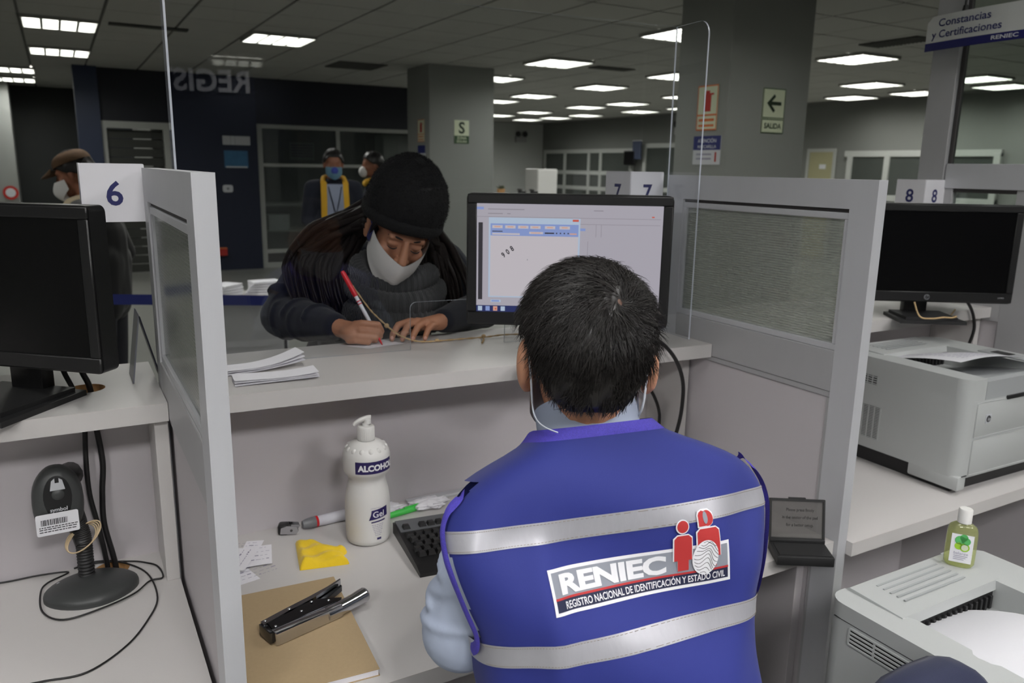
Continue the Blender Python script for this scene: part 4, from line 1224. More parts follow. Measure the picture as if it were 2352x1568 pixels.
# small hand gel bottle on the near printer
m_gelb = glass('gel_plastic', tint=(0.84, 0.87, 0.58, 1), refl=1.2, haze=0.22, hazecol=(0.72, 0.76, 0.40, 1))
m_lime = mat('label_lime', S(150, 196, 44), 0.5)
m_limed = mat('label_green', S(84, 176, 96), 0.5)
hg = thing('hand_gel_bottle', 'small clear bottle of yellow green hand gel with white cap on the near printer', 'bottle', (1.470, .800, .8068), R(-55))
q = MB()
def gb(u, v):
    i = int(round(v * 10))
    s = [0, .85, 1, 1, 1, 1, .97, .86, .6, .42, .40][i]; z = [0, 0, .006, .02, .04, .06, .072, .080, .085, .087, .092][i]
    a = 2 * PI * u
    return (.027 * s * math.copysign(abs(math.cos(a)) ** .7, math.cos(a)), .015 * s ** .6 * math.copysign(abs(math.sin(a)) ** .8, math.sin(a)), z)
q.grid(gb, 36, 10, cu=True); q.build('body', m_gelb, hg, smooth=50)
q = MB(); q.lathe([(0, .088), (.0125, .088), (.0125, .114), (.011, .116), (0, .116)], 24); q.build('cap', m_pe, hg, smooth=40)
q = MB(); q.grid(lambda u, v: (-.019 + .038 * u, -.0158 - .0004 * math.sin(PI * u), .010 + .058 * v), 6, 4); o = q.build('label', m_lblw, hg, smooth=180)
q = MB()
for (x, z, r, m) in ((-.004, .056, .009, 1), (.006, .055, .008, 1), (.002, .062, .007, 1), (-.005, .044, .0075, 0), (.005, .042, .0085, 0)):
    q.lathe([(0, .0001), (r, .0001)], 20, m, Mx((x, -.0167, z), rx=PI / 2))
q.lathe([(0, .0002), (.006, .0002)], 20, 2, Mx((.005, -.0168, .042), rx=PI / 2))
q.text('balanze', .0085, lambda x, y, z: (x, -.0168, .0265 + y), 3)
for k in range(3):
    q.face([(-.012, -.0168, .023 - .0035 * k), (.012 - .003 * k, -.0168, .023 - .0035 * k), (.012 - .003 * k, -.0168, .0242 - .0035 * k), (-.012, -.0168, .0242 - .0035 * k)], 3)
tag(q.build('label_print', [m_lime, m_limed, m_signw, m_lblg], o), kind='stuff')

# ---------------------------------------------------------------- chairs
m_chair = mat('navy_upholstery', S(20, 27, 58), 0.75, noise=0.05, nscale=200, bump=0.2, bscale=900, sheen=0.1)
def swivel_chair(label, loc, rz, seat_h, back_lo, back_hi, back_w=.40):
    t = thing('swivel_chair', label, 'chair', loc, rz, 'navy swivel chairs')   # occupant faces +Y, backrest at -Y
    q = MB(); q.box(-.22, .22, -.20, .22, seat_h - .06, seat_h, bev=.025, seg=3); q.build('seat', m_chair, t, smooth=60)
    q = MB()
    def bk(u, v):
        a = 2 * PI * u
        return (back_w / 2 * math.copysign(abs(math.cos(a)) ** .55, math.cos(a)) * [0, .8, .97, 1, 1, .97, .8, 0][int(round(v * 7))], -.245 + [-.03, -.03, -.024, -.01, .012, .024, .028, .028][int(round(v * 7))] + .06 * (math.cos(a) * .8) ** 2, (back_lo + back_hi) / 2 + (back_hi - back_lo) / 2 * math.copysign(abs(math.sin(a)) ** .7, math.sin(a)) * [0, .8, .97, 1, 1, .97, .8, 0][int(round(v * 7))])
    q.grid(bk, 40, 7, cu=True); q.build('backrest', m_chair, t, smooth=60)
    q = MB(); q.box(-.03, .03, -.275, -.255, seat_h - .09, back_lo + .08, bev=.005); q.box(-.03, .03, -.27, -.05, seat_h - .09, seat_h - .06, bev=.005); q.build('back_bar', m_blkm, t, smooth=40)
    q = MB(); q.cyl((0, 0, .09), (0, 0, seat_h - .06), .025); q.build('gas_column', m_blkm, t, smooth=40)
    for k in range(5):
        a = 2 * PI * k / 5 + .3
        q = MB(); q.tube([(0, 0, .10), (.26 * math.cos(a), .26 * math.sin(a), .075)], [.024, .016], 10); q.build('leg', m_blkm, t, smooth=40)
        q = MB(); q.cyl((.26 * math.cos(a) - .018 * math.sin(a), .26 * math.sin(a) + .018 * math.cos(a), .028), (.26 * math.cos(a) + .018 * math.sin(a), .26 * math.sin(a) - .018 * math.cos(a), .028), .028); q.build('caster', m_blkm, t, smooth=40)
    return t
swivel_chair('navy swivel chair whose rounded back top shows at the bottom right edge', (.90, .27, 0), R(180), .46, .52, .935, .27)
# ---------------------------------------------------------------- people
m_skin = mat('skin', S(196, 142, 112), 0.5, noise=0.05, nscale=40, bump=0.05, bscale=300)
m_skin2 = mat('skin_tan', S(176, 124, 96), 0.5, noise=0.05, nscale=40)
m_skin3 = mat('skin_brown', S(140, 90, 66), 0.55)
m_hair = mat('black_hair', S(24, 21, 20), 0.36, spec=0.45)
m_hair_l = mat('black_hair_painted_sheen', S(46, 43, 41), 0.36, spec=0.5)  # lighter strands, shine painted into their colour
m_scalp = mat('scalp', S(92, 66, 54), 0.6)
m_hairb = mat('dark_brown_hair', S(27, 20, 18), 0.45, spec=0.3, noise=0.25, nscale=60, stretch=(1, 1, .15))
m_vest = mat('blue_vest', S(30, 41, 122), 0.75, noise=0.05, nscale=6, bump=0.12, bscale=1500, sheen=0.08)
m_bind = mat('purple_binding', S(78, 68, 180), 0.7, noise=0.3, nscale=420, bump=0.5, bscale=900)
m_refl = mat('reflective_tape', S(172, 172, 178), 0.38, metal=0.25, noise=0.06, nscale=40, bump=0.15, bscale=60, stretch=(3, 1, 1))
m_shirt = mat('pale_blue_shirt', S(164, 174, 194), 0.8, noise=0.03, nscale=20, bump=0.1, bscale=1200)
m_strap = mat('mask_strap', S(220, 226, 236), 0.7)
m_lgrey = mat('logo_panel_grey', S(136, 140, 150), 0.7)
m_lred = mat('logo_red', S(176, 44, 44), 0.7)
m_lnavy = mat('logo_navy', S(24, 28, 60), 0.7)
m_lwhite = mat('logo_white', S(224, 224, 228), 0.7)
m_stitch = mat('stitching', S(140, 130, 116), 0.8)
m_trs = mat('dark_trousers', S(30, 31, 38), 0.85)
m_shoe = mat('black_shoe', S(18), 0.4)

def hm(loc, yaw, pitch, roll):
    return Matrix.Translation(loc) @ Matrix.Rotation(R(yaw), 4, 'Z') @ Matrix.Rotation(R(pitch), 4, 'X') @ Matrix.Rotation(R(roll), 4, 'Y')
def head_prims(q, H, neck_to=None, ear_z=-.012, face=True, nr=.052):
    def el(c, r, m=0, nu=28, nv=18):
        q.ell(H @ Vector(c), r, m, rot=H.to_3x3(), nu=nu, nv=nv)
    def cp(a, ra, b, rb): q.cap(H @ Vector(a), ra, H @ Vector(b), rb)
    el((0, .012, .035), (.074, .092, .073)); el((0, .035, .01), (.068, .074, .07))
    el((0, -.028, -.028), (.061, .060, .085)); el((0, -.045, -.078), (.042, .042, .036))
    cp((0, -.086, .014), .008, (0, -.110, -.027), .0125)
    for s in (-1, 1):
        el((s * .011, -.099, -.031), (.009, .010, .008))
        el((s * .030, -.0735, .004), (.0165, .0115, .0105))
        el((s * .040, -.064, -.030), (.022, .020, .022))
        el((s * (.079 + .5 * (.052 - nr)), .010, ear_z), (.010, .020, .034)); el((s * .077, .004, ear_z - .026), (.008, .010, .012)); el((s * .074, .004, ear_z), (.012, .012, .022))
    cp((-.038, -.076, .024), .010, (.038, -.076, .024), .010)
    el((0, -.088, -.062), (.023, .010, .011)); el((0, -.078, -.100), (.018, .014, .014))
    if neck_to is not None:
        q.cap(H @ Vector((0, .018, -.055)), nr, neck_to, nr + .004)

# ================================================================ the clerk
clerk = thing('person', 'seated man in a bright blue vest seen from behind, with short black hair', 'person', (.55, .72, 0))
CI = Matrix.Translation((-.55, -.72, 0))
yw, ln, rl = R(10.3), R(19.5), R(.8)
Fv = Vector((math.sin(yw), math.cos(yw), 0)); Xv = Vector((math.cos(yw), -math.sin(yw), 0)); Zv = Vector((0, 0, 1))
Wv = math.cos(ln) * Zv + math.sin(ln) * Fv; Vv = math.cos(ln) * Fv - math.sin(ln) * Zv
X2 = math.cos(rl) * Xv + math.sin(rl) * Wv; W2v = -math.sin(rl) * Xv + math.cos(rl) * Wv
VM = CI @ Matrix.Translation(Vector((.546, .736, 1.250)) + X2 * .03) @ Matrix((X2, Vv, W2v)).transposed().to_4x4()
def VL(u, v, w): return VM @ Vector((u, v, w))
def CW(x, y, z): return CI @ Vector((x, y, z))
HC = CI @ hm((.579, .820, 1.317), 150, 14, 0)
q = MB()
head_prims(q, HC, neck_to=VL(-.01, .090, -.03), ear_z=-.016, nr=.047)
q.ell(VL(0, .10, -.20), (.13, .085, .17), rot=VM.to_3x3()); q.ell(VL(0, .10, -.42), (.13, .085, .20), rot=VM.to_3x3())
hipL, hipR = CW(.44, .66, .66), CW(.64, .63, .66)
q.cap(VL(-.13, .10, -.10), .04, VL(.13, .10, -.10), .04)
q.cap(hipL, .085, hipR, .085); q.cap(VL(0, .10, -.5), .11, (hipL + hipR) / 2, .10)
shL, elL, wrL, hdL = VL(-.150, .118, -.125), CW(.408, .835, .960), CW(.635, 1.215, .800), CW(.70, 1.31, .80)
shR, elR, wrR, hdR = VL(.148, .118, -.125), CW(.83, .93, .93), CW(.78, 1.20, .81), CW(.76, 1.29, .805)
for a, b, c in ((shL, elL, wrL), (shR, elR, wrR)):
    q.cap(a, .045, b, .038); q.cap(b, .036, c, .024)
for c, d, sgn in ((wrL, hdL, 1), (wrR, hdR, -1)):
    q.ell((c * .55 + d * .45), (.036, .045, .016)); 
    for k in range(4):
        x = (-.030 + .020 * k)
        k1 = c * .2 + d * .8 + Vector((x, 0, .004)); k2 = k1 + Vector((x * .2, .040, -.004)); k3 = k2 + Vector((0, .028 - .004 * abs(k - 1.5), -.016))
        q.cap(k1, .0085, k2, .008); q.cap(k2, .008, k3, .0068)
    q.cap(c + Vector((sgn * .025, .02, 0)), .011, c + Vector((sgn * .048, .06, -.008)), .0085); q.cap(c + Vector((sgn * .048, .06, -.008)), .0085, c + Vector((sgn * .046, .085, -.014)), .0075)
for h, kx in ((hipL, .42), (hipR, .68)):
    k = CW(kx, 1.08, .635); f = CW(kx, 1.12, .10)
    q.cap(h, .075, k, .052); q.cap(k, .050, f, .038); q.cap(f, .038, f + Vector((0, .14, -.05)), .030)
blob(q, 'body', m_skin, clerk, voxel=.0042, it=4)
# trousers and shoes
q = MB()
q.cap(hipL, .098, hipR, .098); q.cap(VL(0, .10, -.52), .125, (hipL + hipR) / 2, .115)
for h, kx in ((hipL, .42), (hipR, .68)):
    k = CW(kx, 1.08, .635); f = CW(kx, 1.12, .12)
    q.cap(h, .088, k, .063); q.cap(k, .061, f, .052)
blob(q, 'trousers', m_trs, clerk, voxel=.009, it=3)
for kx in (.42, .68):
    q = MB(); q.cap(CW(kx, 1.12, .055), .045, CW(kx, 1.28, .035), .035); q.ell(CW(kx, 1.20, .02), (.046, .13, .02)); blob(q, 'shoe', m_shoe, clerk, voxel=.007, it=2)
# shirt: sleeves, collar
q = MB()
q.cap(shL, .046, shL * .5 + elL * .5, .051); q.cap(shL * .5 + elL * .5, .052, elL, .054); q.cap(elL, .053, elL * .45 + wrL * .55, .046); q.cap(elL * .45 + wrL * .55, .044, elL * .08 + wrL * .92, .034)
q.cap(shR, .045, elR, .047); q.cap(elR, .050, elR * .1 + wrR * .9, .034)
q.ell(VL(0, .10, -.16), (.150, .080, .13), rot=VM.to_3x3())
# folds where the sleeve bends and twists
for t, r, ang in ((.50, .0085, .5), (.62, .009, -.5), (.74, .010, .35), (.86, .009, -.3), (.38, .006, -.4)):
    c = shL * (1 - t) + elL * t
    d = (elL - shL).normalized(); s1_ = d.orthogonal().normalized(); s2_ = d.cross(s1_)
    pts = [c + (.0525 * (math.cos(a) * s1_ + math.sin(a) * s2_)) + d * ang * .05 * math.cos(a + t * 9) for a in [2 * PI * i / 20 for i in range(21)]]
    for i in range(20):
        if (i + int(t * 50)) % 20 < 13: q.cap(pts[i], r * (.5 + .5 * math.sin(PI * i / 20)), pts[i + 1], r * (.5 + .5 * math.sin(PI * (i + 1) / 20)), n=8)
shirt = blob(q, 'shirt', m_shirt, clerk, voxel=.0045, it=3)
q = MB()
def collar(u, v):
    a = 2 * PI * u
    r = 1.0 - .01 * v
    hgt = -.012 + .046 * v * (1 - .25 * (1 + math.cos(a + PI)) / 2)
    return VL(.068 * r * math.sin(a) - .013, .080 - .064 * r * math.cos(a) + .003 * v, hgt + .010 * math.cos(a))
q.grid(collar, 40, 5, cu=True)
q.grid(lambda u, v: collar(u, v) * .0 + VL(*( (VM.inverted() @ collar(u, v)) - Vector((.0025 * math.sin(2 * PI * u), -.0025 * math.cos(2 * PI * u), 0)))), 40, 5, cu=True)
q.build('collar', m_shirt, shirt, smooth=180)
# vest
RINGS = [(-.72, .178, .10, .100), (-.60, .180, .10, .104), (-.45, .182, .104, .106), (-.32, .184, .104, .107), (-.24, .193, .104, .107), (-.20, .210, .104, .107), (-.16, .224, .104, .106), (-.13, .230, .103, .104), (-.095, .223, .100, .100), (-.07, .204, .097, .095), (-.05, .170, .094, .090), (-.03, .126, .090, .083), (-.018, .092, .085, .074), (-.008, .080, .082, .069), (.0, .074, .080, .066)]
def ring_at(w):
    if w <= RINGS[0][0]: return RINGS[0][1:]
    for A, B in zip(RINGS[:-1], RINGS[1:]):
        if A[0] <= w <= B[0]:
            t = (w - A[0]) / (B[0] - A[0])
            return tuple(A[i] + (B[i] - A[i]) * t for i in (1, 2, 3))
    return RINGS[-1][1:]
def sring(w):     # smoothed
    r = [ring_at(w + d) for d in (-.012, -.006, 0, .006, .012)]
    return tuple(sum(x[i] for x in r) / 5 for i in range(3))
def vest_pt(phi, w, off=0.0):
    a, c, b = sring(w)
    n = 3.0
    s, co = math.sin(phi), math.cos(phi)
    u = a * math.copysign(abs(s) ** (2 / n), s); v = -b * math.copysign(abs(co) ** (2 / n), co)
    k = max(0, min(1, (-w - .03) / .1))
    wr = 2.2 * (.0030 * math.sin(26 * w + 14 * u) * math.sin(9 * u + 2) + .0022 * math.sin(60 * u - 35 * w) * max(0, abs(u) - .07) * 8 + .004 * math.exp(-((u + .12) / .02) ** 2 - ((w + .26) / .12) ** 2) * -1.5 + .003 * math.sin(18 * u + 30 * w + 1))
    l = math.hypot(u / a, v / b) or 1
    up = max(0, min(1, (w + .06) / .06))
    return (u * (1 + off / a) - .012 * up, c + v * (1 + (off - wr * k) / b), w - .016 * up * max(0, -co))
def on_back(u, w, off):
    a, c, b = sring(w)
    n = 3.0
    x = max(-.9995, min(.9995, u / a))
    phi = math.copysign(math.asin(abs(x) ** (n / 2)), x)
    return VL(*vest_pt(phi, w, off))
WS = [-.72 + i * .72 / 80 for i in range(81)]
ARM = [(1.36, -.063), (1.31, -.068), (1.31, -.074), (1.33, -.085), (1.31, -.105), (1.26, -.131), (1.245, -.176), (1.27, -.222), (1.36, -.243), (1.5, -.252)]
def arm_phi(w):
    for (p0, w0), (p1, w1) in zip(ARM[:-1], ARM[1:]):
        if w1 <= w <= w0: return p0 + (p1 - p0) * (w - w0) / (w1 - w0)
    return 9
NW = len(WS)
q = MB()
def in_hole(u, v):
    ph = abs((2 * PI * (u + .5 / 160) + PI) % (2 * PI) - PI); w_ = WS[min(NW - 1, int(v * (NW - 1) + .5))]
    return 1 if arm_phi(w_) - .02 < ph < 2.25 else 0
q.grid(lambda u, v: VL(*vest_pt(2 * PI * u, WS[int(round(v * (NW - 1)))])), 160, NW - 1, cu=True, mfun=in_hole)
bmesh.ops.delete(q.bm, geom=[f for f in q.bm.faces if f.material_index == 1], context='FACES')
vest = q.build('vest', m_vest, clerk, smooth=180)
# reflective stripes with stitched edges
def stripe(w0, w1, c0, c1):
    q = MB()
    hh = (w1 - w0)
    q.grid(lambda u, v: VL(*vest_pt(c0 + (c1 - c0) * u, w0 + hh * v, .0012)), 90, 4)
    o = q.build('reflective_stripe', m_refl, vest, smooth=180)
    return o
STR = [(-.131, -.106), (-.2665, -.2405)]
for k, (a, b) in enumerate(STR):
    stripe(a, b, -1.35, 1.35) if k == 0 else stripe(a, b, -PI * .97, PI * .97)
    for w_ in (a + .0022, b - .0022):
        q = MB()
        for i in range(120):
            u0 = -1.3 + 2.6 * i / 120
            P0, P1 = VL(*vest_pt(u0, w_, .0016)), VL(*vest_pt(u0 + .013, w_, .0016))
            q.tube([P0, P1], .00035, 4)
        q.build('stitch_line', m_stitch, vest)
# neck binding and armhole bindings
q = MB()
def ribbon(path, nrm_off, wd):
    pass
q.grid(lambda u, v: VL(*vest_pt(2 * PI * u, -.0145 + .0145 * v, .0018 * math.sin(PI * v) + .0006)), 60, 4, cu=True)
q.build('neck_binding', m_bind, vest, smooth=180)
for s in (-1, 1):
    q = MB()
    path = ARM
    pts = smooth_path([(p[0], p[1], 0) for p in path], 6)
    dense = [(p.x, p.y) for p in pts]
    def rb(u, v, s=s):
        i = min(len(dense) - 1, int(round(u * (len(dense) - 1))))
        ph, w_ = dense[i]
        x = VL(*vest_pt(s * ph, w_, .0012 + .002 * math.sin(PI * v)))
        t = (VL(*vest_pt(s * dense[min(i + 1, len(dense) - 1)][0], dense[min(i + 1, len(dense) - 1)][1])) - VL(*vest_pt(s * dense[max(i - 1, 0)][0], dense[max(i - 1, 0)][1]))).normalized()
        n_ = (x - VL(0, .105, w_)).normalized()
        return x + t.cross(n_).normalized() * (v - .5) * .015 + n_ * .004
    q.grid(rb, len(dense) - 1, 4)
    q.build('armhole_binding', m_bind, vest, smooth=180)
# printed logo on the back
LO = [(-.122, -.158), (.118, -.158)]
cx0, cx1, cz0, cz1 = -.0945, .135, -.2075, -.157
cx0, cx1, cz0, cz1 = -.1205, .1205, -.209, -.159
LWd = cx1 - cx0
def lg(x, y, lv): return on_back(cx0 + x, cz0 + y, .0012 + .0005 * lv)
LH = cz1 - cz0
logo = MB()
def lrect(x0, y0, x1, y1, m, lv):
    logo.grid(lambda u, v: lg(x0 + (x1 - x0) * u, y0 + (y1 - y0) * v, lv), max(2, int((x1 - x0) / .0035)), max(2, int((y1 - y0) / .0035)), m)
lrect(0, 0, LWd, LH, 0, 0)
b_ = .0038
lrect(b_, .0185, LWd - b_, LH - b_, 1, 1)
lrect(b_, .0165, LWd - b_, .0190, 2, 2)
lrect(b_, b_, LWd - b_, .0165, 3, 1)
logo.text('RENIEC', .0285, lambda x, y, z: lg(.0125 + x, .0225 + y, 3), 0, bold=.045, align='LEFT', fit=.140, sub=.004, spacing=.98)
logo.text('REGISTRO NACIONAL DE IDENTIFICACIÓN Y ESTADO CIVIL', .0112, lambda x, y, z: lg(LWd / 2 + .003 + x, .0062 + y, 3), 0, bold=.014, fit=.215, sub=.005)
def disc(cx, cy, rx, ry, m, lv, rot=0, n=32):
    pts = []
    for i in range(n):
        a = 2 * PI * i / n
        x, y = rx * math.cos(a), ry * math.sin(a)
        pts.append((cx + x * math.cos(rot) - y * math.sin(rot), cy + x * math.sin(rot) + y * math.cos(rot)))
    lpoly(pts, m, lv)
def lpoly(P, m, lv):       # polygon draped on the cloth
    tb = bmesh.new()
    tb.faces.new([tb.verts.new((p[0], p[1], 0)) for p in P])
    bmesh.ops.triangulate(tb, faces=tb.faces[:])
    for _ in range(5):
        es = [e for e in tb.edges if e.calc_length() > .005]
        if not es: break
        bmesh.ops.subdivide_edges(tb, edges=es, cuts=1)
        bmesh.ops.triangulate(tb, faces=[f for f in tb.faces if len(f.verts) > 3])
    tb.verts.index_update()
    logo.raw([lg(v.co.x, v.co.y, lv) for v in tb.verts], [[v.index for v in f.verts] for f in tb.faces], m)
    tb.free()
def figure(cx, s, w0, w1, lv):
    base = .020
    P = lambda g: [(cx - w0 - g, .083 * s + g * 0), ]
    for g, m, dl in ((.0014, 0, 0), (0, 2, 1)):
        top = .0645 * s + g
        body = [(cx - w1 - g * (w1 < .02), .034), (cx - w1 - g, top - .004), (cx - w1 + .004, top), (cx + w1 - .004, top), (cx + w1 + g, top - .004), (cx + w1 + g, .034), (cx + w1 * .62, .034), (cx + w1 * .62, .0215), (cx - w1 * .62, .0215), (cx - w1 * .62, .034)]
        lpoly(body, m, lv + dl)
figure(.1745, 1.0, .01, .0112, 4)
figure(.2085, 1.07, .012, .0152, 4)
disc(.1745, .0752, .0088, .0088, 0, 4); disc(.1745, .0752, .0074, .0074, 2, 5)
lpoly([(x + .0215, y) for x, y in ((.1735, .0705), (.1735, .086), (.176, .0905), (.181, .0925), (.1915, .0922), (.197, .087), (.1975, .080), (.195, .074), (.190, .0705))], 0, 4)
lpoly([(x + .0215, y) for x, y in ((.175, .072), (.175, .0855), (.177, .089), (.181, .091), (.1845, .0895), (.1845, .072))], 2, 5)
disc(.2095, .081, .0083, .0095, 2, 5); disc(.2063, .082, .0032, .0075, 1, 6)
disc(.203, .034, .0170, .0210, 0, 6, rot=-.25)
FX = .029
cr_, sr_ = math.cos(-.25), math.sin(-.25)
for k in range(11):
    pts = []
    for i in range(29):
        x = -.018 + .036 * i / 28
        y = -.026 + .0043 * k + .0105 * math.exp(-((x - .002) / .0065) ** 2) * (1 - abs(k - 6) / 14) - .20 * (x + .006) - .0012 * math.sin(260 * x + k)
        if (x / .0160) ** 2 + (y / .0200) ** 2 < 1: pts.append((.203 + x * cr_ - y * sr_, .034 + x * sr_ + y * cr_))
    for p0, p1 in zip(pts[:-1], pts[1:]):
        dx, dy = p1[0] - p0[0], p1[1] - p0[1]
        l = math.hypot(dx, dy) or 1
        nx, ny = -dy / l * .00027, dx / l * .00027
        logo.face([lg(x, y, 8) for x, y in ((p0[0] + nx, p0[1] + ny), (p0[0] - nx, p0[1] - ny), (p1[0] - nx, p1[1] - ny), (p1[0] + nx, p1[1] + ny))], 4)
logo.build('printed_emblem', [m_lwhite, m_lgrey, m_lred, m_lnavy, m_inkblk], vest, fix=False)
# hair: close cap plus modelled strands swirling out of the crown
def hair_low(phi):            # lowest elevation of the hair at azimuth phi (0 = back of head)
    d = abs((phi + PI) % (2 * PI) - PI)
    P = [(0, -45), (.45, -45), (.70, -38), (.90, -22), (1.08, -6), (1.25, 4), (1.42, 8), (1.75, 10), (2.1, 26), (2.6, 44), (PI, 48)]
    for (a, x), (b, y) in zip(P[:-1], P[1:]):
        if a <= d <= b: return R(x + (y - x) * (d - a) / (b - a))
    return R(48)
def hair_pt(phi, th, off=0.0):
    rz = .106 if th > 0 else .116
    k = 1 + off / .09
    return HC @ Vector((.0865 * k * math.cos(th) * math.sin(phi), .016 + .103 * k * math.cos(th) * math.cos(phi), .010 + rz * k * math.sin(th)))
q = MB()
def hcap(u, v):
    phi = 2 * PI * u
    lo = hair_low(phi)
    th = PI / 2 - (PI / 2 - lo) * min(1, v * 1.1)
    off = 0.0 if v < .92 else -.022
    wob = .0025 * math.sin(9 * phi + 7 * th) + .0015 * math.sin(21 * phi - 13 * th)
    return hair_pt(phi, th, off + wob * (v < .9) * math.cos(th))
q.grid(hcap, 72, 22, cu=True)
q.build('hair', m_hair, clerk, smooth=180)
def strands(name, n, seed, parent):
    rng = random.Random(seed)
    V, Fc = [], []
    wh_phi, wh_th = -.38, R(28)      # crown whorl
    wh = hair_pt(wh_phi, wh_th)
    cen = HC @ Vector((0, .016, .010))
    down = HC.to_3x3() @ Vector((0, .25, -1)); down.normalize()
    c = 0
    while c < n:
        phi = rng.uniform(-PI, PI); th = math.asin(rng.uniform(-.85, 1))
        lo = hair_low(phi)
        if th < lo + .02: continue
        if abs((phi + PI) % (2 * PI) - PI) > 2.2 and rng.random() < .6: continue
        p = hair_pt(phi, th, rng.uniform(-.002, .001))
        if (p - wh).length < .0055: continue
        nrm = (p - cen).normalized()
        d1 = (p - wh); dist = d1.length
        d1 = (d1 - nrm * d1.dot(nrm)).normalized()
        sw = nrm.cross(d1)
        tdir = d1 * .9 + sw * (.75 * math.exp(-dist / .05)) + down * (.5 * min(1, dist / .09)) + Vector((rng.gauss(0, .28), rng.gauss(0, .28), rng.gauss(0, .28)))
        clump = math.sin(phi * 23 + th * 9) * .35 + math.sin(th * 31 - phi * 7) * .3
        tdir += sw * clump
        tdir = (tdir - nrm * tdir.dot(nrm)).normalized()
        L = rng.uniform(.022, .040) * (1 if th > -.2 else .45) * (.35 if .95 < abs((phi + PI) % (2 * PI) - PI) < 2.0 and th < R(24) else 1)
        lift = rng.uniform(.15, .50) * (1.0 if th > 0 else .6)
        seg = 4
        pts = []
        cur = p.copy(); d = (tdir + nrm * lift).normalized()
        for s in range(seg + 1):
            pts.append(cur.copy())
            cur = cur + d * (L / seg)
            d = (d - nrm * (lift * .42) + down * .05).normalized()
            rel = cur - cen
        r0 = rng.uniform(.00035, .0006)
        base = len(V)
        side = tdir.cross(nrm).normalized()
        for s, P_ in enumerate(pts):
            r = r0 * (1 - .8 * (s / seg) ** 1.5)
            V += [tuple(P_ + side * r), tuple(P_ - side * r), tuple(P_ + nrm * r * 1.4)]
        for s in range(seg):
            a = base + 3 * s
            for i in range(3):
                j = (i + 1) % 3
                Fc.append((a + i, a + j, a + 3 + j, a + 3 + i))
        c += 1
    me = bpy.data.meshes.new(name)
    me.from_pydata(V, [], Fc)
    me.materials.append(m_hair)
    me.materials.append(m_hair_l)
    for i_, p_ in enumerate(me.polygons):
        p_.use_smooth = True
        p_.material_index = 1 if (i_ // 12) % 10 < 4 else 0
    o = bpy.data.objects.new(name, me); COL.objects.link(o); o.parent = parent
    tag(o, kind='stuff')
    return o
strands('hair_strands', 11000, 5, clerk)
q = MB()
q.grid(lambda u, v: hair_pt(-.38 + .055 * v * math.cos(2 * PI * u), R(28) + .055 * v * math.sin(2 * PI * u), .0006 - .002 * v), 16, 3, cu=True); q.build('scalp_patch', m_scalp, clerk, smooth=180)
# face mask of the clerk, ear loops behind the ears
q = MB()
def cmask(u, v):
    ph = R(-78 + 156 * u); a = abs(ph) / R(78)
    zt, zb = -.015 - .018 * a, -.125 + .045 * a ** 1.5
    ry = .098 + .016 * math.sin(PI * v) - .02 * v
    return HC @ Vector((.074 * math.sin(ph), -.022 - ry * math.cos(ph) + .014 * a, zt + (zb - zt) * v))
q.grid(cmask, 20, 8); q.grid(lambda u, v: cmask(u, v) + (HC.to_3x3() @ Vector((0, -.0012, 0))), 20, 8)
cm = q.build('face_mask', m_strap, clerk, smooth=180)
for s in (-1, 1):
    q = MB(); q.tube(smooth_path([HC @ Vector(v) for v in ((s * .073, -.03, -.035), (s * .079, -.005, -.004), (s * .076, .022, -.004), (s * .073, .030, -.030), (s * .070, .022, -.066), (s * .066, -.004, -.085), (s * .060, -.035, -.095))], 6), .0016, 6, flat=.5); q.build('ear_loop', m_strap, cm, smooth=180)
q = MB(); q.tube(smooth_path([HC @ Vector(v) for v in ((.071, .022, -.062), (.068, .036, -.078), (.062, .050, -.088), (.052, .062, -.094), (.040, .070, -.098))], 6), .0016, 6, flat=.5); q.build('neck_strap', m_strap, cm, smooth=180)
swivel_chair('navy swivel chair under the man in the blue vest', (.545, .80, 0), R(-6), .565, .60, .78, .36)

# ================================================================ the woman
m_hat = mat('black_knit_hat', S(10, 10, 11), 0.95, noise=0.4, nscale=180, bump=1.0, bscale=160)
m_scarf = mat('charcoal_knit', S(44, 45, 48), 0.95, noise=0.25, nscale=120, bump=1.0, bscale=90, sheen=0.2, wave='X')
m_jack = mat('dark_fleece', S(22, 25, 36), 0.95, noise=0.3, nscale=14, bump=0.4, bscale=420, sheen=0.1)
m_mask = mat('white_cloth_mask', S(216, 214, 212), 0.85, noise=0.02, nscale=60)
m_maskn = mat('navy_mask_edge', S(40, 44, 98), 0.8)
m_brow = mat('eyebrow', S(30, 22, 20), 0.7)
wo = thing('person', 'woman in a black knit hat and white mask leaning on the counter and writing', 'person', (.80, 2.35, 0))
WI = Matrix.Translation((-.80, -2.35, 0))
def WW(x, y, z): return WI @ Vector((x, y, z))
HW = WI @ hm((.762, 1.935, 1.392), -13, 32, 15)
q = MB()
head_prims(q, HW, neck_to=WW(.80, 2.10, 1.24))
q.ell(WW(.80, 2.22, 1.16), (.15, .11, .13)); q.cap(WW(.80, 2.22, 1.15), .12, WW(.86, 2.60, .93), .12)
q.cap(WW(.66, 2.24, 1.25), .05, WW(.97, 2.19, 1.25), .05)
RA = (WW(.63, 2.25, 1.26), WW(.515, 2.20, 1.135), WW(.572, 1.872, 1.158)); LA = (WW(.99, 2.18, 1.26), WW(1.05, 2.02, 1.145), WW(.835, 1.838, 1.158))
for a, b, c in (RA, LA): q.cap(a, .045, b, .036); q.cap(b, .034, c, .0235)
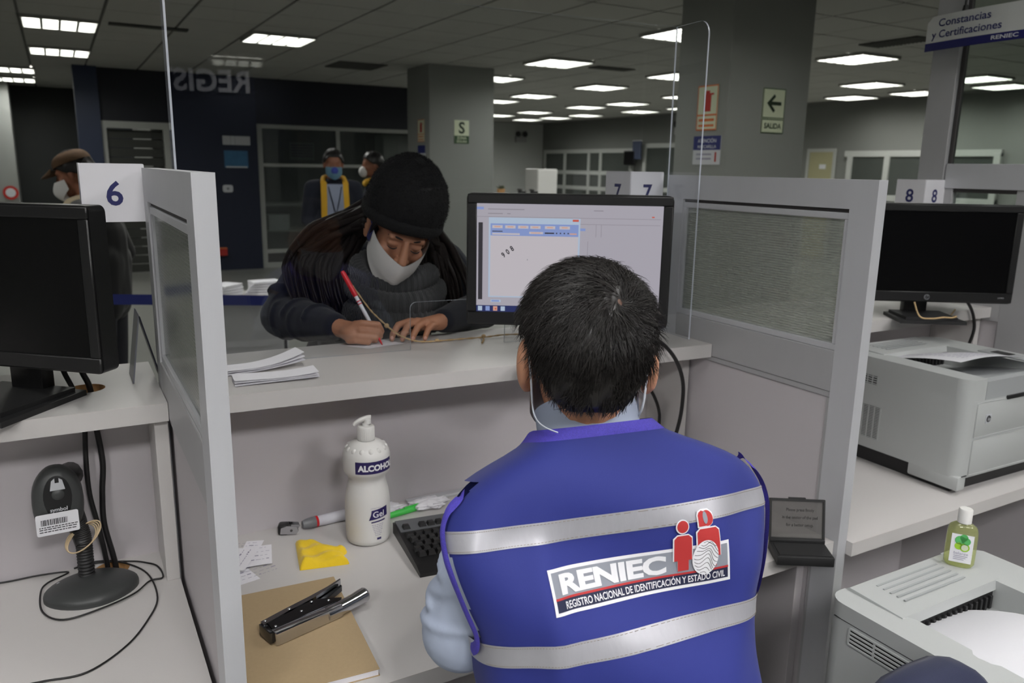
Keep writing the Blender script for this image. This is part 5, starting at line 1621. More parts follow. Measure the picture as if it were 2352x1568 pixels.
# writing hand
def chain(pts, rs):
    for i in range(len(pts) - 1): q.cap(WW(*pts[i]), rs[i], WW(*pts[i + 1]), rs[i + 1], n=12)
q.ell(WW(.590, 1.842, 1.151), (.026, .036, .023)); q.ell(WW(.603, 1.826, 1.150), (.020, .020, .024))
chain([(.575, 1.868, 1.156), (.600, 1.832, 1.152)], [.023, .024])
chain([(.600, 1.826, 1.170), (.612, 1.812, 1.1755), (.649, 1.801, 1.1715), (.660, 1.808, 1.152), (.652, 1.815, 1.140)], [.011, .0088, .0082, .0078, .0066])
chain([(.596, 1.822, 1.155), (.608, 1.808, 1.159), (.648, 1.798, 1.153), (.656, 1.808, 1.140), (.642, 1.818, 1.136)], [.011, .0088, .0082, .0078, .0066])
chain([(.590, 1.822, 1.143), (.602, 1.808, 1.146), (.640, 1.797, 1.140), (.644, 1.808, 1.131), (.630, 1.820, 1.131)], [.0105, .0084, .0078, .0074, .0064])
chain([(.584, 1.826, 1.134), (.595, 1.812, 1.135), (.623, 1.801, 1.1305), (.624, 1.814, 1.1285), (.612, 1.824, 1.1285)], [.0105, .009, .0080, .0072, .0065])
chain([(.595, 1.850, 1.160), (.620, 1.838, 1.168), (.641, 1.824, 1.163), (.652, 1.812, 1.152)], [.013, .0115, .0098, .008])
# resting hand
q.ell(WW(.795, 1.842, 1.154), (.034, .030, .016)); chain([(.835, 1.838, 1.157), (.790, 1.838, 1.155)], [.023, .018])
chain([(.775, 1.855, 1.156), (.752, 1.850, 1.162), (.716, 1.838, 1.158), (.695, 1.822, 1.139), (.690, 1.816, 1.1285)], [.012, .0100, .0090, .0082, .0068])
chain([(.785, 1.842, 1.158), (.765, 1.833, 1.165), (.735, 1.820, 1.160), (.717, 1.806, 1.140), (.712, 1.801, 1.1285)], [.012, .0100, .0090, .0082, .0068])
chain([(.797, 1.830, 1.157), (.779, 1.820, 1.163), (.756, 1.806, 1.157), (.740, 1.796, 1.139), (.736, 1.793, 1.1285)], [.0115, .0098, .0088, .0080, .0066])
chain([(.808, 1.822, 1.152), (.795, 1.811, 1.155), (.779, 1.797, 1.148), (.768, 1.788, 1.133), (.766, 1.786, 1.128)], [.0105, .0088, .0078, .0072, .006])
chain([(.800, 1.862, 1.146), (.770, 1.868, 1.138), (.742, 1.862, 1.131), (.726, 1.854, 1.129)], [.013, .0108, .0092, .0078])
for sx in (-.08, .08):
    q.cap(WW(.86 + sx, 2.60, .90), .08, WW(.85 + sx * 1.2, 2.62, .48), .055); q.cap(WW(.85 + sx * 1.2, 2.62, .48), .052, WW(.84 + sx * 1.2, 2.68, .09), .038); q.cap(WW(.84 + sx * 1.2, 2.68, .06), .038, WW(.84 + sx * 1.2, 2.54, .035), .03)
blob(q, 'body', m_skin2, wo, voxel=.0026, it=3)
# nails
m_nail = mat('nail', S(214, 164, 148), 0.3)
for p_, d_ in (((.6885, 1.8115, 1.1325), 0), ((.7105, 1.7965, 1.1325), 0), ((.735, 1.788, 1.1325), 0), ((.765, 1.7815, 1.131), 0)):
    q = MB(); q.ell(WW(*p_), (.0045, .0022, .0045)); q.build('fingernail', m_nail, wo, smooth=180)
# eyes: closed lids with lash lines, brows
for s in (-1, 1):
    q = MB(); q.tube([HW @ Vector((s * (.030 + .0145 * t), -.0868 + .0075 * t * t, -.0035 - .0035 * (1 - t * t))) for t in [-1 + .2 * i for i in range(11)]], [.0006 + .0012 * math.sin(PI * i / 10) for i in range(11)], 6); q.build('eyelashes', m_brow, wo, smooth=180)
    q = MB(); q.tube([HW @ Vector((s * (.014 + .034 * t), -.0905 + .020 * t ** 1.8, 0.0270 + .0035 * math.sin(PI * t) - .005 * t)) for t in [.1 * i for i in range(11)]], [.0014 + .0018 * math.sin(PI * min(1, i / 7)) for i in range(11)], 6, flat=.6); q.build('eyebrow', m_brow, wo, smooth=180)
    q = MB(); q.ell(HW @ Vector((s * .0795, .006, -.044)), (.0025, .0025, .0025)); q.build('earring', m_chr, wo, smooth=180)
# mask
q = MB()
def wmask(u, v, off=0.0):
    ph = R(-82 + 164 * u); a = abs(ph) / R(82)
    zt = -.030 + .034 * a ** 1.1; zb = -.130 + .062 * a ** 1.6
    ry = .098 + .010 * math.sin(PI * min(1, v * 1.2)) - .016 * v + .006 * math.exp(-(ph / .25) ** 2) + off
    fold = .0025 * math.exp(-((v - .62) / .05) ** 2)
    return HW @ Vector(((.077 + off) * math.sin(ph) * (1 - .10 * v), -.018 - (ry + fold) * math.cos(ph) * (1 - .04 * v) + .010 * a, zt + (zb - zt) * v))
q.grid(wmask, 30, 14); q.grid(lambda u, v: wmask(u, v, .0015), 30, 14)
wm = q.build('face_mask', m_mask, wo, smooth=180)
for s in (-1, 1):
    q = MB(); q.tube(smooth_path([HW @ Vector(v) for v in ((s * .074, -.028, .002), (s * .080, -.008, .010), (s * .078, .02, .004))], 6), .0035, 6, flat=.4)
    q.grid(lambda u, v: HW @ Vector((s * (.0755 + .003 * u), -.036 + .026 * u, .004 - .040 * v - .004 * u)), 4, 4)
    q.build('mask_edge', m_maskn, wm, smooth=180)
# hat
q = MB()
def hat(u, v):
    a = 2 * PI * u     # a=0 at the front (-y)
    rim = .055 - .040 * (1 - math.cos(a)) / 2 - .012 * math.sin(a) ** 2
    t = min(1.0, v)
    th = t * PI / 2
    bul = 1 + .10 * math.sin(PI * min(1, t * 1.5)) + .012 * math.sin(14 * a + 9 * t) + .010 * math.sin(23 * a - 17 * t)
    x = .099 * math.cos(th) ** .7 * bul * math.sin(a); y = .018 - .112 * math.cos(th) ** .7 * bul * math.cos(a) + .030 * t
    return HW @ Vector((x, y, rim + (.178 - rim) * math.sin(th) ** .95))
q.grid(hat, 64, 22, cu=True)
hat_o = q.build('hat', m_hat, wo, smooth=180)
q = MB()
def brim(u, v):
    a, b = 2 * PI * u, 2 * PI * v
    rim = .055 - .040 * (1 - math.cos(a)) / 2 - .012 * math.sin(a) ** 2
    rr = .010 + .0012 * math.sin(40 * a)
    return HW @ Vector(((.098 + rr * math.cos(b)) * math.sin(a), .018 - (.112 + rr * math.cos(b)) * math.cos(a), rim + .008 + 1.7 * rr * math.sin(b)))
q.grid(brim, 80, 10, cu=True, cv=True); q.build('hat_brim', m_hat, hat_o, smooth=180)
def fuzz(name, fn, n, L, m, parent, seed):
    rng = random.Random(seed); V, Fc = [], []
    for _ in range(n):
        u, v = rng.random(), rng.random() * .96
        p = fn(u, v); e = .01
        nr = (fn(u + e, v) - p).cross(fn(u, v + e) - p)
        if nr.length < 1e-9: continue
        nr.normalize()
        if nr.dot(p - (HW @ Vector((0, .02, .05)))) < 0: nr = -nr
        d = (nr + Vector((rng.gauss(0, .7), rng.gauss(0, .7), rng.gauss(0, .7)))).normalized() * L * rng.uniform(.5, 1.2)
        s = d.orthogonal().normalized() * .0006
        b = len(V); V += [tuple(p + s), tuple(p - s), tuple(p + d)]; Fc.append((b, b + 1, b + 2))
    me = bpy.data.meshes.new(name); me.from_pydata(V, [], Fc); me.materials.append(m)
    o = bpy.data.objects.new(name, me); COL.objects.link(o); o.parent = parent; tag(o, kind='stuff')
fuzz('hat_fuzz', hat, 9000, .007, m_hat, hat_o, 2)
# long hair: tapered locks on both sides
q = MB()
q.ell(HW @ Vector((0, .035, .0)), (.080, .080, .085), rot=HW.to_3x3())
rng = random.Random(4)
for k in range(64):
    st = HW @ Vector((-.076 - rng.uniform(0, .012), .015 + rng.uniform(-.012, .06), .03 - rng.uniform(0, .05)))
    sp_ = rng.random(); d_ = rng.gauss(0, .012)
    e1 = WW(.70 - .12 * sp_ + d_, 2.04 + .06 * sp_, 1.36 + rng.gauss(0, .012)); e2 = WW(.665 - .14 * sp_ + d_, 2.08 + .05 * sp_, 1.26 + .03 * sp_ + rng.gauss(0, .01)); e3 = WW(.665 - .12 * sp_ + d_, 2.055 + .05 * sp_ + rng.gauss(0, .01), 1.14 + rng.uniform(-.02, .05))
    q.tube(smooth_path([st, st * .4 + e1 * .6 + Vector((0, 0, .008)), e1, e2, e3], 4), [.011] * 8 + [.010 - .0011 * i for i in range(9)], 6, flat=.7)
for k in range(46):
    st = HW @ Vector((.074 + rng.uniform(0, .014), .01 + rng.uniform(-.01, .06), .03 - rng.uniform(0, .05)))
    d_ = rng.gauss(0, .02)
    e1 = WW(.888 + d_, 1.985 + rng.gauss(0, .012), 1.33); e2 = WW(.915 + d_ * 1.5, 1.99 + rng.gauss(0, .015), 1.24); e3 = WW(.925 + d_ * 1.8, 1.985 + rng.gauss(0, .015), 1.13 + rng.uniform(-.02, .04))
    q.tube(smooth_path([st, st * .5 + e1 * .5, e1, e2, e3], 4), [.011] * 8 + [.010 - .0011 * i for i in range(9)], 6, flat=.7)
for k in range(8):   # short front locks at the temple
    st = HW @ Vector((-.072, -.030 - .004 * k, .050)); q.tube(smooth_path([st, HW @ Vector((-.077, -.022 - .003 * k, .020)), HW @ Vector((-.076, -.010, -.010 - .004 * k))], 4), [.0035, .0035, .0032, .003, .0028, .0024, .002, .0015, .0008], 6)
q.build('long_hair', m_hairb, wo, smooth=180)
# snood, jacket, trousers
q = MB()
for (c, rx, ry, rt, tilt) in (((.772, 1.995, 1.272), .092, .082, .030, .25), ((.772, 1.985, 1.222), .104, .092, .034, .15), ((.778, 1.990, 1.168), .112, .100, .036, .1)):
    def tor(u, v, c=c, rx=rx, ry=ry, rt=rt, tilt=tilt):
        a, b = 2 * PI * u, 2 * PI * v
        r = rt * (1 + .07 * math.sin(46 * a) + .12 * math.sin(3 * a + 1))
        x = (rx + r * math.cos(b)) * math.sin(a); y = -(ry + r * math.cos(b)) * math.cos(a)
        return WW(c[0] + x, c[1] + y, c[2] + r * math.sin(b) * .95 + y * tilt + .008 * math.sin(2 * a + c[2] * 40))
    q.grid(tor, 138, 12, cu=True, cv=True)
q.build('snood', m_scarf, wo, smooth=180)
q = MB()
q.ell(WW(.80, 2.215, 1.15), (.175, .125, .15)); q.ell(WW(.80, 2.18, 1.08), (.15, .13, .12)); q.cap(WW(.80, 2.24, 1.15), .145, WW(.86, 2.58, .95), .15)
q.cap(WW(.64, 2.25, 1.255), .080, WW(.98, 2.19, 1.255), .080)
q.cap(RA[0], .078, RA[1] + Vector((.01, 0, .01)), .064); q.cap(RA[1], .062, RA[1] * .4 + RA[2] * .6, .050); q.cap(RA[1] * .4 + RA[2] * .6, .049, RA[1] * .06 + RA[2] * .94, .036)
q.cap(LA[0], .075, LA[1], .058); q.cap(LA[1], .056, LA[1] * .4 + LA[2] * .6, .046); q.cap(LA[1] * .4 + LA[2] * .6, .045, LA[1] * .06 + LA[2] * .94, .034)
for t, r in ((.25, .010), (.42, .010), (.6, .009), (.78, .008)):
    c = RA[0] * (1 - t) + RA[1] * t; d = (RA[1] - RA[0]).normalized(); s1_ = d.orthogonal().normalized(); s2_ = d.cross(s1_)
    pts = [c + (.069 * (math.cos(a) * s1_ + math.sin(a) * s2_)) + d * .02 * math.cos(a + t * 9) for a in [2 * PI * i / 16 for i in range(17)]]
    for i in range(16):
        if (i + int(t * 60)) % 16 < 10: q.cap(pts[i], r, pts[i + 1], r, n=8)
for t, r in ((.12, .010), (.3, .009), (.5, .008), (.72, .007)):
    c = RA[1] * (1 - t) + RA[2] * t; d = (RA[2] - RA[1]).normalized(); s1_ = d.orthogonal().normalized(); s2_ = d.cross(s1_)
    pts = [c + ((.058 - .016 * t) * (math.cos(a) * s1_ + math.sin(a) * s2_)) + d * .02 * math.cos(a + t * 7) for a in [2 * PI * i / 16 for i in range(17)]]
    for i in range(16):
        if (i + int(t * 40)) % 16 < 9: q.cap(pts[i], r, pts[i + 1], r, n=8)
blob(q, 'jacket', m_jack, wo, voxel=.006, it=3)
q = MB()
q.cap(WW(.79, 2.60, .90), .115, WW(.93, 2.60, .90), .115)
for sx in (-.08, .08): q.cap(WW(.86 + sx, 2.60, .90), .095, WW(.85 + sx * 1.2, 2.62, .48), .07); q.cap(WW(.85 + sx * 1.2, 2.62, .48), .066, WW(.84 + sx * 1.2, 2.68, .10), .055)
blob(q, 'trousers', m_trs, wo, voxel=.010, it=3)
for sx in (-.096, .096):
    q = MB(); q.cap(WW(.84 + sx, 2.68, .055), .046, WW(.84 + sx, 2.53, .038), .036); q.ell(WW(.84 + sx, 2.60, .02), (.046, .125, .02)); blob(q, 'shoe', m_shoe, wo, voxel=.008, it=2)

# ================================================================ people in the background
m_coat = mat('dark_coat', S(24, 24, 25), 0.9, noise=0.2, nscale=10, sheen=0.1)
m_njack = mat('navy_jacket', S(22, 26, 40), 0.85, noise=0.15, nscale=10)
m_yvest = mat('yellow_trim', S(206, 158, 30), 0.75)
m_gshirt = mat('grey_blue_shirt', S(142, 150, 172), 0.8, noise=0.08, nscale=20)
m_cap_b = mat('brown_cap', S(74, 52, 30), 0.9, noise=0.2, nscale=60)
m_bmask = mat('blue_mask', S(52, 66, 150), 0.8)
m_tmask = mat('teal_mask', S(96, 136, 160), 0.8)
m_vest_o = mat('cream_scarf', S(206, 190, 160), 0.8)
def standing(label, loc, rz, height, skin, coat, face_pitch=8, arms='down', lean=0.0):
    """figure facing local -Y; returns thing, head matrix, scale"""
    t = thing('person', label, 'person', loc, rz)
    k = height / 1.72
    LT_ = Matrix.Diagonal((k, k, k, 1))
    hy = -.03 - lean
    H = LT_ @ hm((0, hy, 1.595), 0, face_pitch, 0)
    def P(x, y, z): return LT_ @ Vector((x, y, z))
    q = MB(); head_prims(q, H, neck_to=P(0, .02 - lean * .6, 1.44))
    q.ell(P(0, .01 - lean * .5, 1.28), (.155 * k, .10 * k, .19 * k)); q.ell(P(0, .01, 1.02), (.145 * k, .10 * k, .18 * k))
    q.cap(P(-.15, .01 - lean * .5, 1.40), .05 * k, P(.15, .01 - lean * .5, 1.40), .05 * k)
    J = []
    for s in (-1, 1):
        sh = P(s * .185, .02 - lean * .5, 1.385)
        if arms == 'down': el, wr = P(s * .235, .04, 1.10), P(s * .215, -.06, .87)
        elif arms == 'low': el, wr = P(s * .235, .07, 1.13), P(s * .21, -.05, .99)
        elif arms == 'fold': el, wr = P(s * .225, .02 - lean * .3, 1.10), P(s * .06, -.22 - lean * .3, 1.06)
        else: el, wr = P(s * .235, .03, 1.11), P(s * .16, -.20, 1.02)
        hd = wr + (wr - el).normalized() * .085 * k
        J.append((sh, el, wr, hd))
        q.cap(sh, .045 * k, el, .038 * k); q.cap(el, .036 * k, wr, .026 * k); q.ell(wr * .5 + hd * .5, (.03 * k, .03 * k, .045 * k))
        d = (hd - wr).normalized(); sd = d.cross(Vector((0, 0, 1)) if abs(d.z) < .9 else Vector((0, 1, 0))).normalized()
        for f_ in range(4):
            a = hd + sd * (.011 * k * (f_ - 1.5) * 1.6); q.cap(a - d * .02, .009 * k, a + d * .045 * k - Vector((0, 0, .012 * k)), .007 * k)
        q.cap(wr + sd * .025 * k, .010 * k, wr + sd * .045 * k + d * .05 * k, .008 * k)
        hp, kn, ft = P(s * .09, .01, .88), P(s * .10, .0, .48), P(s * .11, .03, .08)
        q.cap(hp, .08 * k, kn, .055 * k); q.cap(kn, .052 * k, ft, .038 * k); q.cap(ft, .038 * k, ft + Vector((0, -.15 * k, -.04 * k)), .032 * k)
    blob(q, 'body', skin, t, voxel=.009, it=3)
    q = MB()
    q.ell(P(0, .01 - lean * .5, 1.28), (.185 * k, .125 * k, .20 * k)); q.cap(P(0, .01, 1.25), .145 * k, P(0, .01, .92), .150 * k); q.cap(P(-.15, .015 - lean * .5, 1.385), .075 * k, P(.15, .015 - lean * .5, 1.385), .075 * k)
    q.cap(P(-.06, .01, 1.1), .145 * k, P(-.06, .01, .86), .125 * k); q.cap(P(.06, .01, 1.1), .145 * k, P(.06, .01, .86), .125 * k)
    for sh, el, wr, hd in J: q.cap(sh, .068 * k, el, .056 * k); q.cap(el, .054 * k, el * .05 + wr * .95, .042 * k)
    jk = blob(q, 'jacket', coat, t, voxel=.012, it=3)
    q = MB()
    q.cap(P(-.08, .01, .88), .105 * k, P(.08, .01, .88), .105 * k)
    for s in (-1, 1): q.cap(P(s * .09, .01, .88), .095 * k, P(s * .10, 0, .48), .072 * k); q.cap(P(s * .10, 0, .48), .068 * k, P(s * .11, .03, .10), .058 * k)
    blob(q, 'trousers', m_trs, t, voxel=.014, it=2)
    for s in (-1, 1):
        q = MB(); q.cap(P(s * .11, .04, .05), .045 * k, P(s * .11, -.13, .036), .036 * k); q.ell(P(s * .11, -.05, .02), (.048, .13, .02)); blob(q, 'shoe', m_shoe, t, voxel=.010, it=2)
    return t, H, P, jk
def short_hair(t, H, m, low=0.0):
    q = MB()
    def f(u, v):
        ph = 2 * PI * u; d = abs((ph + PI) % (2 * PI) - PI)
        lo = R(-48 + 42 * max(0, min(1, (d - .7) / .8)) + 36 * max(0, min(1, (d - 1.7) / .9)))
        th = PI / 2 - (PI / 2 - lo) * min(1, v * 1.1)
        k = 1 - (.25 if v > .93 else 0) + .03 * math.sin(11 * ph + 9 * th)
        return H @ Vector((.090 * k * math.cos(th) * math.sin(ph), .014 + .110 * k * math.cos(th) * math.cos(ph), .012 + (.114 if th > 0 else .112) * k * math.sin(th)))
    q.grid(f, 40, 14, cu=True); return q.build('hair', m, t, smooth=180)
def simple_mask(t, H, m, bulge=.02, name='face_mask', cup=False):
    q = MB()
    def f(u, v):
        ph = R(-72 + 144 * u); a = abs(ph) / R(72)
        zt, zb = -.012 - .010 * a, -.122 + .045 * a ** 1.5
        ry = .098 + bulge * math.sin(PI * v) * (1 - a * a)
        return H @ Vector((.073 * math.sin(ph), -.022 - ry * math.cos(ph) + .012 * a, zt + (zb - zt) * v))
    q.grid(f, 18, 8); q.grid(lambda u, v: f(u, v) + (H.to_3x3() @ Vector((0, -.002, 0))), 18, 8)
    return q.build(name, m, t, smooth=180)
# man in navy jacket with yellow fronts
t, H, P, jk = standing('man in a navy jacket with yellow front bands, facing the camera before the office front', (2.06, 6.75, 0), R(-12), 1.68, m_skin3, m_njack, arms='front')
short_hair(t, H, m_hair)
mk_ = simple_mask(t, H, m_tmask)
q = MB(); q.ell(H @ Vector((0, -.125, -.045)), (.030, .020, .030)); q.build('mask_filter', m_bmask, mk_, smooth=180)
def front(u, z, off=.0):
    return P(u, .01 - (.150 + off) * math.sqrt(max(.05, 1 - (u / .21) ** 2)) * (1 if z < 1.3 else 1 - (z - 1.3) * 1.6), z)
q = MB(); q.grid(lambda u, v: front(-.075 + .15 * u, .86 + .56 * v, .004), 8, 14); q.grid(lambda u, v: front(-.075 + .15 * u, .86 + .56 * v, -.01), 8, 14); q.build('shirt_front', m_gshirt, jk, smooth=180)
for s in (-1, 1):
    q = MB(); q.grid(lambda u, v: front(s * (.068 + .010 * (1 - v) + .048 * u), .84 + .60 * v, .012), 4, 14); q.grid(lambda u, v: front(s * (.068 + .010 * (1 - v) + .048 * u), .84 + .60 * v, -.01), 4, 14)
    q.tube(smooth_path([P(s * .095, -.06, 1.43), P(s * .085, .0, 1.47), P(s * .06, .06, 1.475)], 4), .022, 8)
    q.build('yellow_band', m_yvest, jk, smooth=180)
q = MB(); q.tube(smooth_path([front(-.055, 1.40, .010), front(-.03, 1.28, .014), front(0, 1.18, .016), front(.03, 1.28, .014), front(.055, 1.40, .010)], 5), .004, 6); q.build('lanyard', m_njack, jk, smooth=180)
# man in profile with a white mask
t, H, P, jk = standing('man in profile with a white cup mask, partly behind the black knit hat', (2.67, 7.4, 0), R(-96), 1.68, m_skin3, m_njack, arms='down')
short_hair(t, H, m_hair)
q = MB(); q.ell(H @ Vector((0, -.100, -.060)), (.050, .042, .052), rot=H.to_3x3()); q.build('face_mask', m_mask, t, smooth=180)
q = MB(); q.tube(smooth_path([P(-.09, .02, 1.45), P(-.06, -.08, 1.43), P(.0, -.105, 1.40), P(.06, -.08, 1.43), P(.09, .02, 1.45)], 4), .02, 8); q.build('yellow_collar', m_yvest, jk, smooth=180)
# man in a brown cap, profile, dark coat
t, H, P, jk = standing('man in a brown cap and dark coat in profile, left of the number 6 sign', (.16, 4.75, 0), R(-112), 1.60, m_skin3, m_coat, face_pitch=22, arms='low', lean=.06)
short_hair(t, H, m_hair)
simple_mask(t, H, m_mask, .03)
q = MB()
def capf(u, v):
    a = 2 * PI * u; th = v * PI / 2
    return H @ Vector((.090 * math.cos(th) ** .6 * math.sin(a), .014 - .106 * math.cos(th) ** .6 * math.cos(a), .052 + .066 * math.sin(th)))
q.grid(capf, 36, 8, cu=True)
q.grid(lambda u, v: H @ Vector((.078 * math.sin(R(-70 + 140 * u)) * (1 - .1 * v), -.06 - .05 * math.cos(R(-70 + 140 * u)) - .065 * v * math.cos(R(-70 + 140 * u)), .054 - .022 * v)), 14, 4)
q.grid(lambda u, v: H @ Vector((.078 * math.sin(R(-70 + 140 * u)) * (1 - .1 * v), -.06 - .05 * math.cos(R(-70 + 140 * u)) - .065 * v * math.cos(R(-70 + 140 * u)), .050 - .022 * v)), 14, 4)
q.build('cap', m_cap_b, t, smooth=180)
q = MB(); q.tube(smooth_path([P(-.085, .0, 1.46), P(-.06, -.10, 1.43), P(.0, -.135, 1.40), P(.06, -.10, 1.43), P(.085, .0, 1.46), P(.05, .08, 1.48), P(-.05, .08, 1.48), P(-.085, .0, 1.46)], 4), .028, 8); q.build('scarf', m_vest_o, jk, smooth=180)
# ---------------------------------------------------------------- tall glazed partition at the right edge with its curved sign
def bx(t, name, m, x0, x1, y0, y1, z0, z1, bev=.0015):
    q = MB(); q.box(x0, x1, y0, y1, z0, z1, bev=bev, seg=1); return q.build(name, m, t)
gp_ = thing('glazed_partition', 'tall aluminium framed glazed partition at the right edge, carrying the curved hanging sign', 'partition', (2.69, 1.03, 0))
m_cpane = glass('clear_pane', tint=(0.86, 0.90, 0.88, 1), refl=1.0)
bx(gp_, 'post', m_aluf, -.01, .04, .675, .770, 0, 2.30)
bx(gp_, 'stile', m_aluf, 0, .028, .640, .672, 0, 1.505)
bx(gp_, 'wide_stile', m_aluf, 0, .028, 0, .425, 0, 1.505)
bx(gp_, 'transom', m_alu, -.004, .032, 0, .672, 1.505, 1.588)
bx(gp_, 'bead', m_dark, .004, .024, .425, .640, 1.492, 1.505)
bx(gp_, 'bead', m_dark, .006, .022, .660, .674, 1.588, 2.30)
bx(gp_, 'mid_rail', m_aluf, 0, .028, .425, .640, 1.073, 1.188)
bx(gp_, 'lower_panel', m_lam_under, .006, .022, .425, .640, .05, 1.073)
bx(gp_, 'stile', m_aluf, 0, .028, 0, .06, 1.588, 2.30)
bx(gp_, 'top_rail', m_aluf, -.004, .032, 0, .77, 2.30, 2.36)
bx(gp_, 'glass_pane', m_cpane, .011, .017, .425, .640, 1.188, 1.492, 0)
bx(gp_, 'glass_pane', m_cpane, .011, .017, .06, .660, 1.588, 2.30, 0)
# curved sign: bulges towards the aisle
m_steel = mat('brushed_steel_sign', S(206, 208, 206), 0.4, metal=0.15, noise=0.10, nscale=14, stretch=(1, 1, .05))
m_snavy = mat('sign_navy', S(24, 26, 92), 0.45)
cs = thing('hanging_sign', 'curved silver sign lettered for certificates above the white post at the top right', 'sign', (2.66, 1.81, 1.962))
def csp(s, z, off=0.0):     # s metres along the plate from its far end
    b = .035 * math.sin(PI * min(1, s / .62)) + off
    return (-.012 - b, -s, z)
def plate(z0, z1, off, rc=0.0):
    q = MB()
    for o_ in (0, .003):
        q.grid(lambda u, v, o_=o_: csp(.62 * u, z0 + (z1 - (rc * max(0, 1 - u / .04) ** 2 if rc else 0) - z0) * v, off - o_), 30, 4)
    return q
plate(.026, .112, .0, .02).build('plate', m_steel, cs, smooth=180)
plate(0, .026, .0012).build('lower_band', m_snavy, cs, smooth=180)
q = MB()
q.text('Constancias', .034, lambda x, y, z: csp(.045 + x, .076 + y, .0010), 0, bold=.012, align='LEFT', fit=.190, sub=.01)
q.text('y Certificaciones', .034, lambda x, y, z: csp(.024 + x, .040 + y, .0010), 0, bold=.012, align='LEFT', fit=.252, sub=.01)
q.build('lettering', m_ink, cs, fix=False)
q = MB(); q.text('RENIEC', .017, lambda x, y, z: csp(.245 + x, .008 + y, .0024), 0, bold=.02, align='LEFT', fit=.085, sub=.01); q.build('band_lettering', m_pwhite, cs, fix=False)
q = MB(); q.cyl((.0, -.12, .11), (.0, -.12, CEIL - 1.962), .004); q.cyl((.0, -.12, .105), (.0, -.12, .135), .012, .007); q.build('hanger', m_blkm, cs, smooth=40)
q = MB(); q.cyl((.0, -.52, .11), (.0, -.52, CEIL - 1.962), .004); q.cyl((.0, -.52, .105), (.0, -.52, .135), .012, .007); q.build('hanger', m_blkm, cs, smooth=40)

# ---------------------------------------------------------------- signs on the columns
def flat_sign(label, loc, rz, w, h, parts, base=None, name='wall_sign', group=None):
    """parts: (x0, x1, z0, z1, material) rectangles or ('t', text, size, x, z, material, bold) lettering, in the sign's plane facing -Y"""
    t = thing(name, label, 'sign', loc, rz, group)
    q = MB(); q.box(-w / 2, w / 2, -.004, 0, 0, h); q.build('plate', base or m_signw, t)
    q = MB(); ml = []
    def mi(m):
        if m not in ml: ml.append(m)
        return ml.index(m)
    for k, p_ in enumerate(parts):
        y = -.0046 - .0003 * k
        if p_[0] == 't': q.text(p_[1], p_[2], lambda x, yy, z: (p_[3] + x, y, p_[4] + yy), mi(p_[5]), bold=p_[6])
        elif p_[0] == 'p': q.face([(x, y, z) for x, z in p_[1]], mi(p_[2]))
        else: q.face([(p_[0], y, p_[2]), (p_[1], y, p_[2]), (p_[1], y, p_[3]), (p_[0], y, p_[3])], mi(p_[4]))
    q.build('print', ml, t, fix=False)
    return t
arrow = [(-.055, .02), (.02, .075), (.028, .055), (-.005, .03), (.06, .03), (.06, .008), (-.005, .008), (.028, -.018), (.02, -.038)]
m_dkg = mat('sign_dark_green', S(24, 44, 24), 0.6)
def gframe(w, z0, z1, b=.006): return [(-w / 2, w / 2, z0, z0 + b, m_green), (-w / 2, w / 2, z1 - b, z1, m_green), (-w / 2, -w / 2 + b, z0, z1, m_green), (w / 2 - b, w / 2, z0, z1, m_green)]
flat_sign('cream exit sign with a black arrow pointing left and the word SALIDA', (4.395, 4.098, 1.815), 0, .215, .30, gframe(.215, .10, .30) + gframe(.215, 0, .095) + [('p', [(-.070, .20), (-.002, .262), (.012, .246), (-.024, .212), (.070, .212), (.070, .188), (-.024, .188), (.012, .154), (-.002, .138)], m_dkg), ('t', 'SALIDA', .05, 0, .032, m_dkg, .02)])
flat_sign('pale green safety sign with a large letter S on the middle column', (4.435, 9.148, 1.83), 0, .20, .28, [(-.1, .1, 0, .095, m_green), ('t', 'S', .19, 0, .125, m_dkg, .03), ('t', 'ZONA', .045, 0, .052, m_signw, .01), ('t', 'SEGURA', .04, 0, .012, m_signw, .01)])
m_wall_off = None
def ext(label, loc, rz, w, h):
    flat_sign(label, loc, rz, w, h, [(-w * .5, w * .5, h * .97, h, m_orange), (-w * .5, w * .5, 0, h * .03, m_orange), (-w * .5, -w * .46, 0, h, m_orange), (w * .46, w * .5, 0, h, m_orange), (-w * .5, w * .5, h * .32, h * .36, m_orange), (-.035, .035, h * .42, h * .80, m_red), (-.02, .02, h * .80, h * .88, m_red), (.02, .06, h * .78, h * .82, m_red), (-w * .38, w * .38, h * .20, h * .26, m_orange), (-w * .38, w * .38, h * .08, h * .13, m_orange)])
ext('red and cream fire extinguisher sign on the right column beside the clear screen', (3.968, 4.29, 1.825), -PI / 2, .20, .30)
flat_sign('blue topped notice about face masks below the extinguisher sign on the right column', (3.968, 4.27, 1.592), -PI / 2, .27, .195, [(-.135, .135, .10, .195, m_signblue), ('t', 'ATENCIÓN', .036, 0, .150, m_pwhite, .01), ('t', 'MASCARILLA', .032, 0, .112, m_pwhite, .01), (-.10, .05, .065, .076, m_lblg), (-.10, .05, .035, .046, m_lblg), (.085, .10, .02, .085, m_red)], base=m_pwhite)
ext('narrow looking red extinguisher sign on the side of the middle column', (3.998, 9.39, 1.845), -PI / 2, .20, .265)
flat_sign('small blue and white notice low on the side of the middle column', (3.998, 9.38, 1.63), -PI / 2, .24, .17, [(-.12, .12, .075, .17, m_signblue)], base=m_pwhite)
m_ppr = mat('poster_blue', S(52, 104, 142), 0.6, noise=0.3, nscale=9)
flat_sign('blue poster on the navy wall below the silver plate', (2.29, 12.178, 1.48), 0, .33, .24, [(-.11, .11, .07, .18, m_ppr), (-.15, .15, 0, .02, m_pwhite)], base=m_ppr)
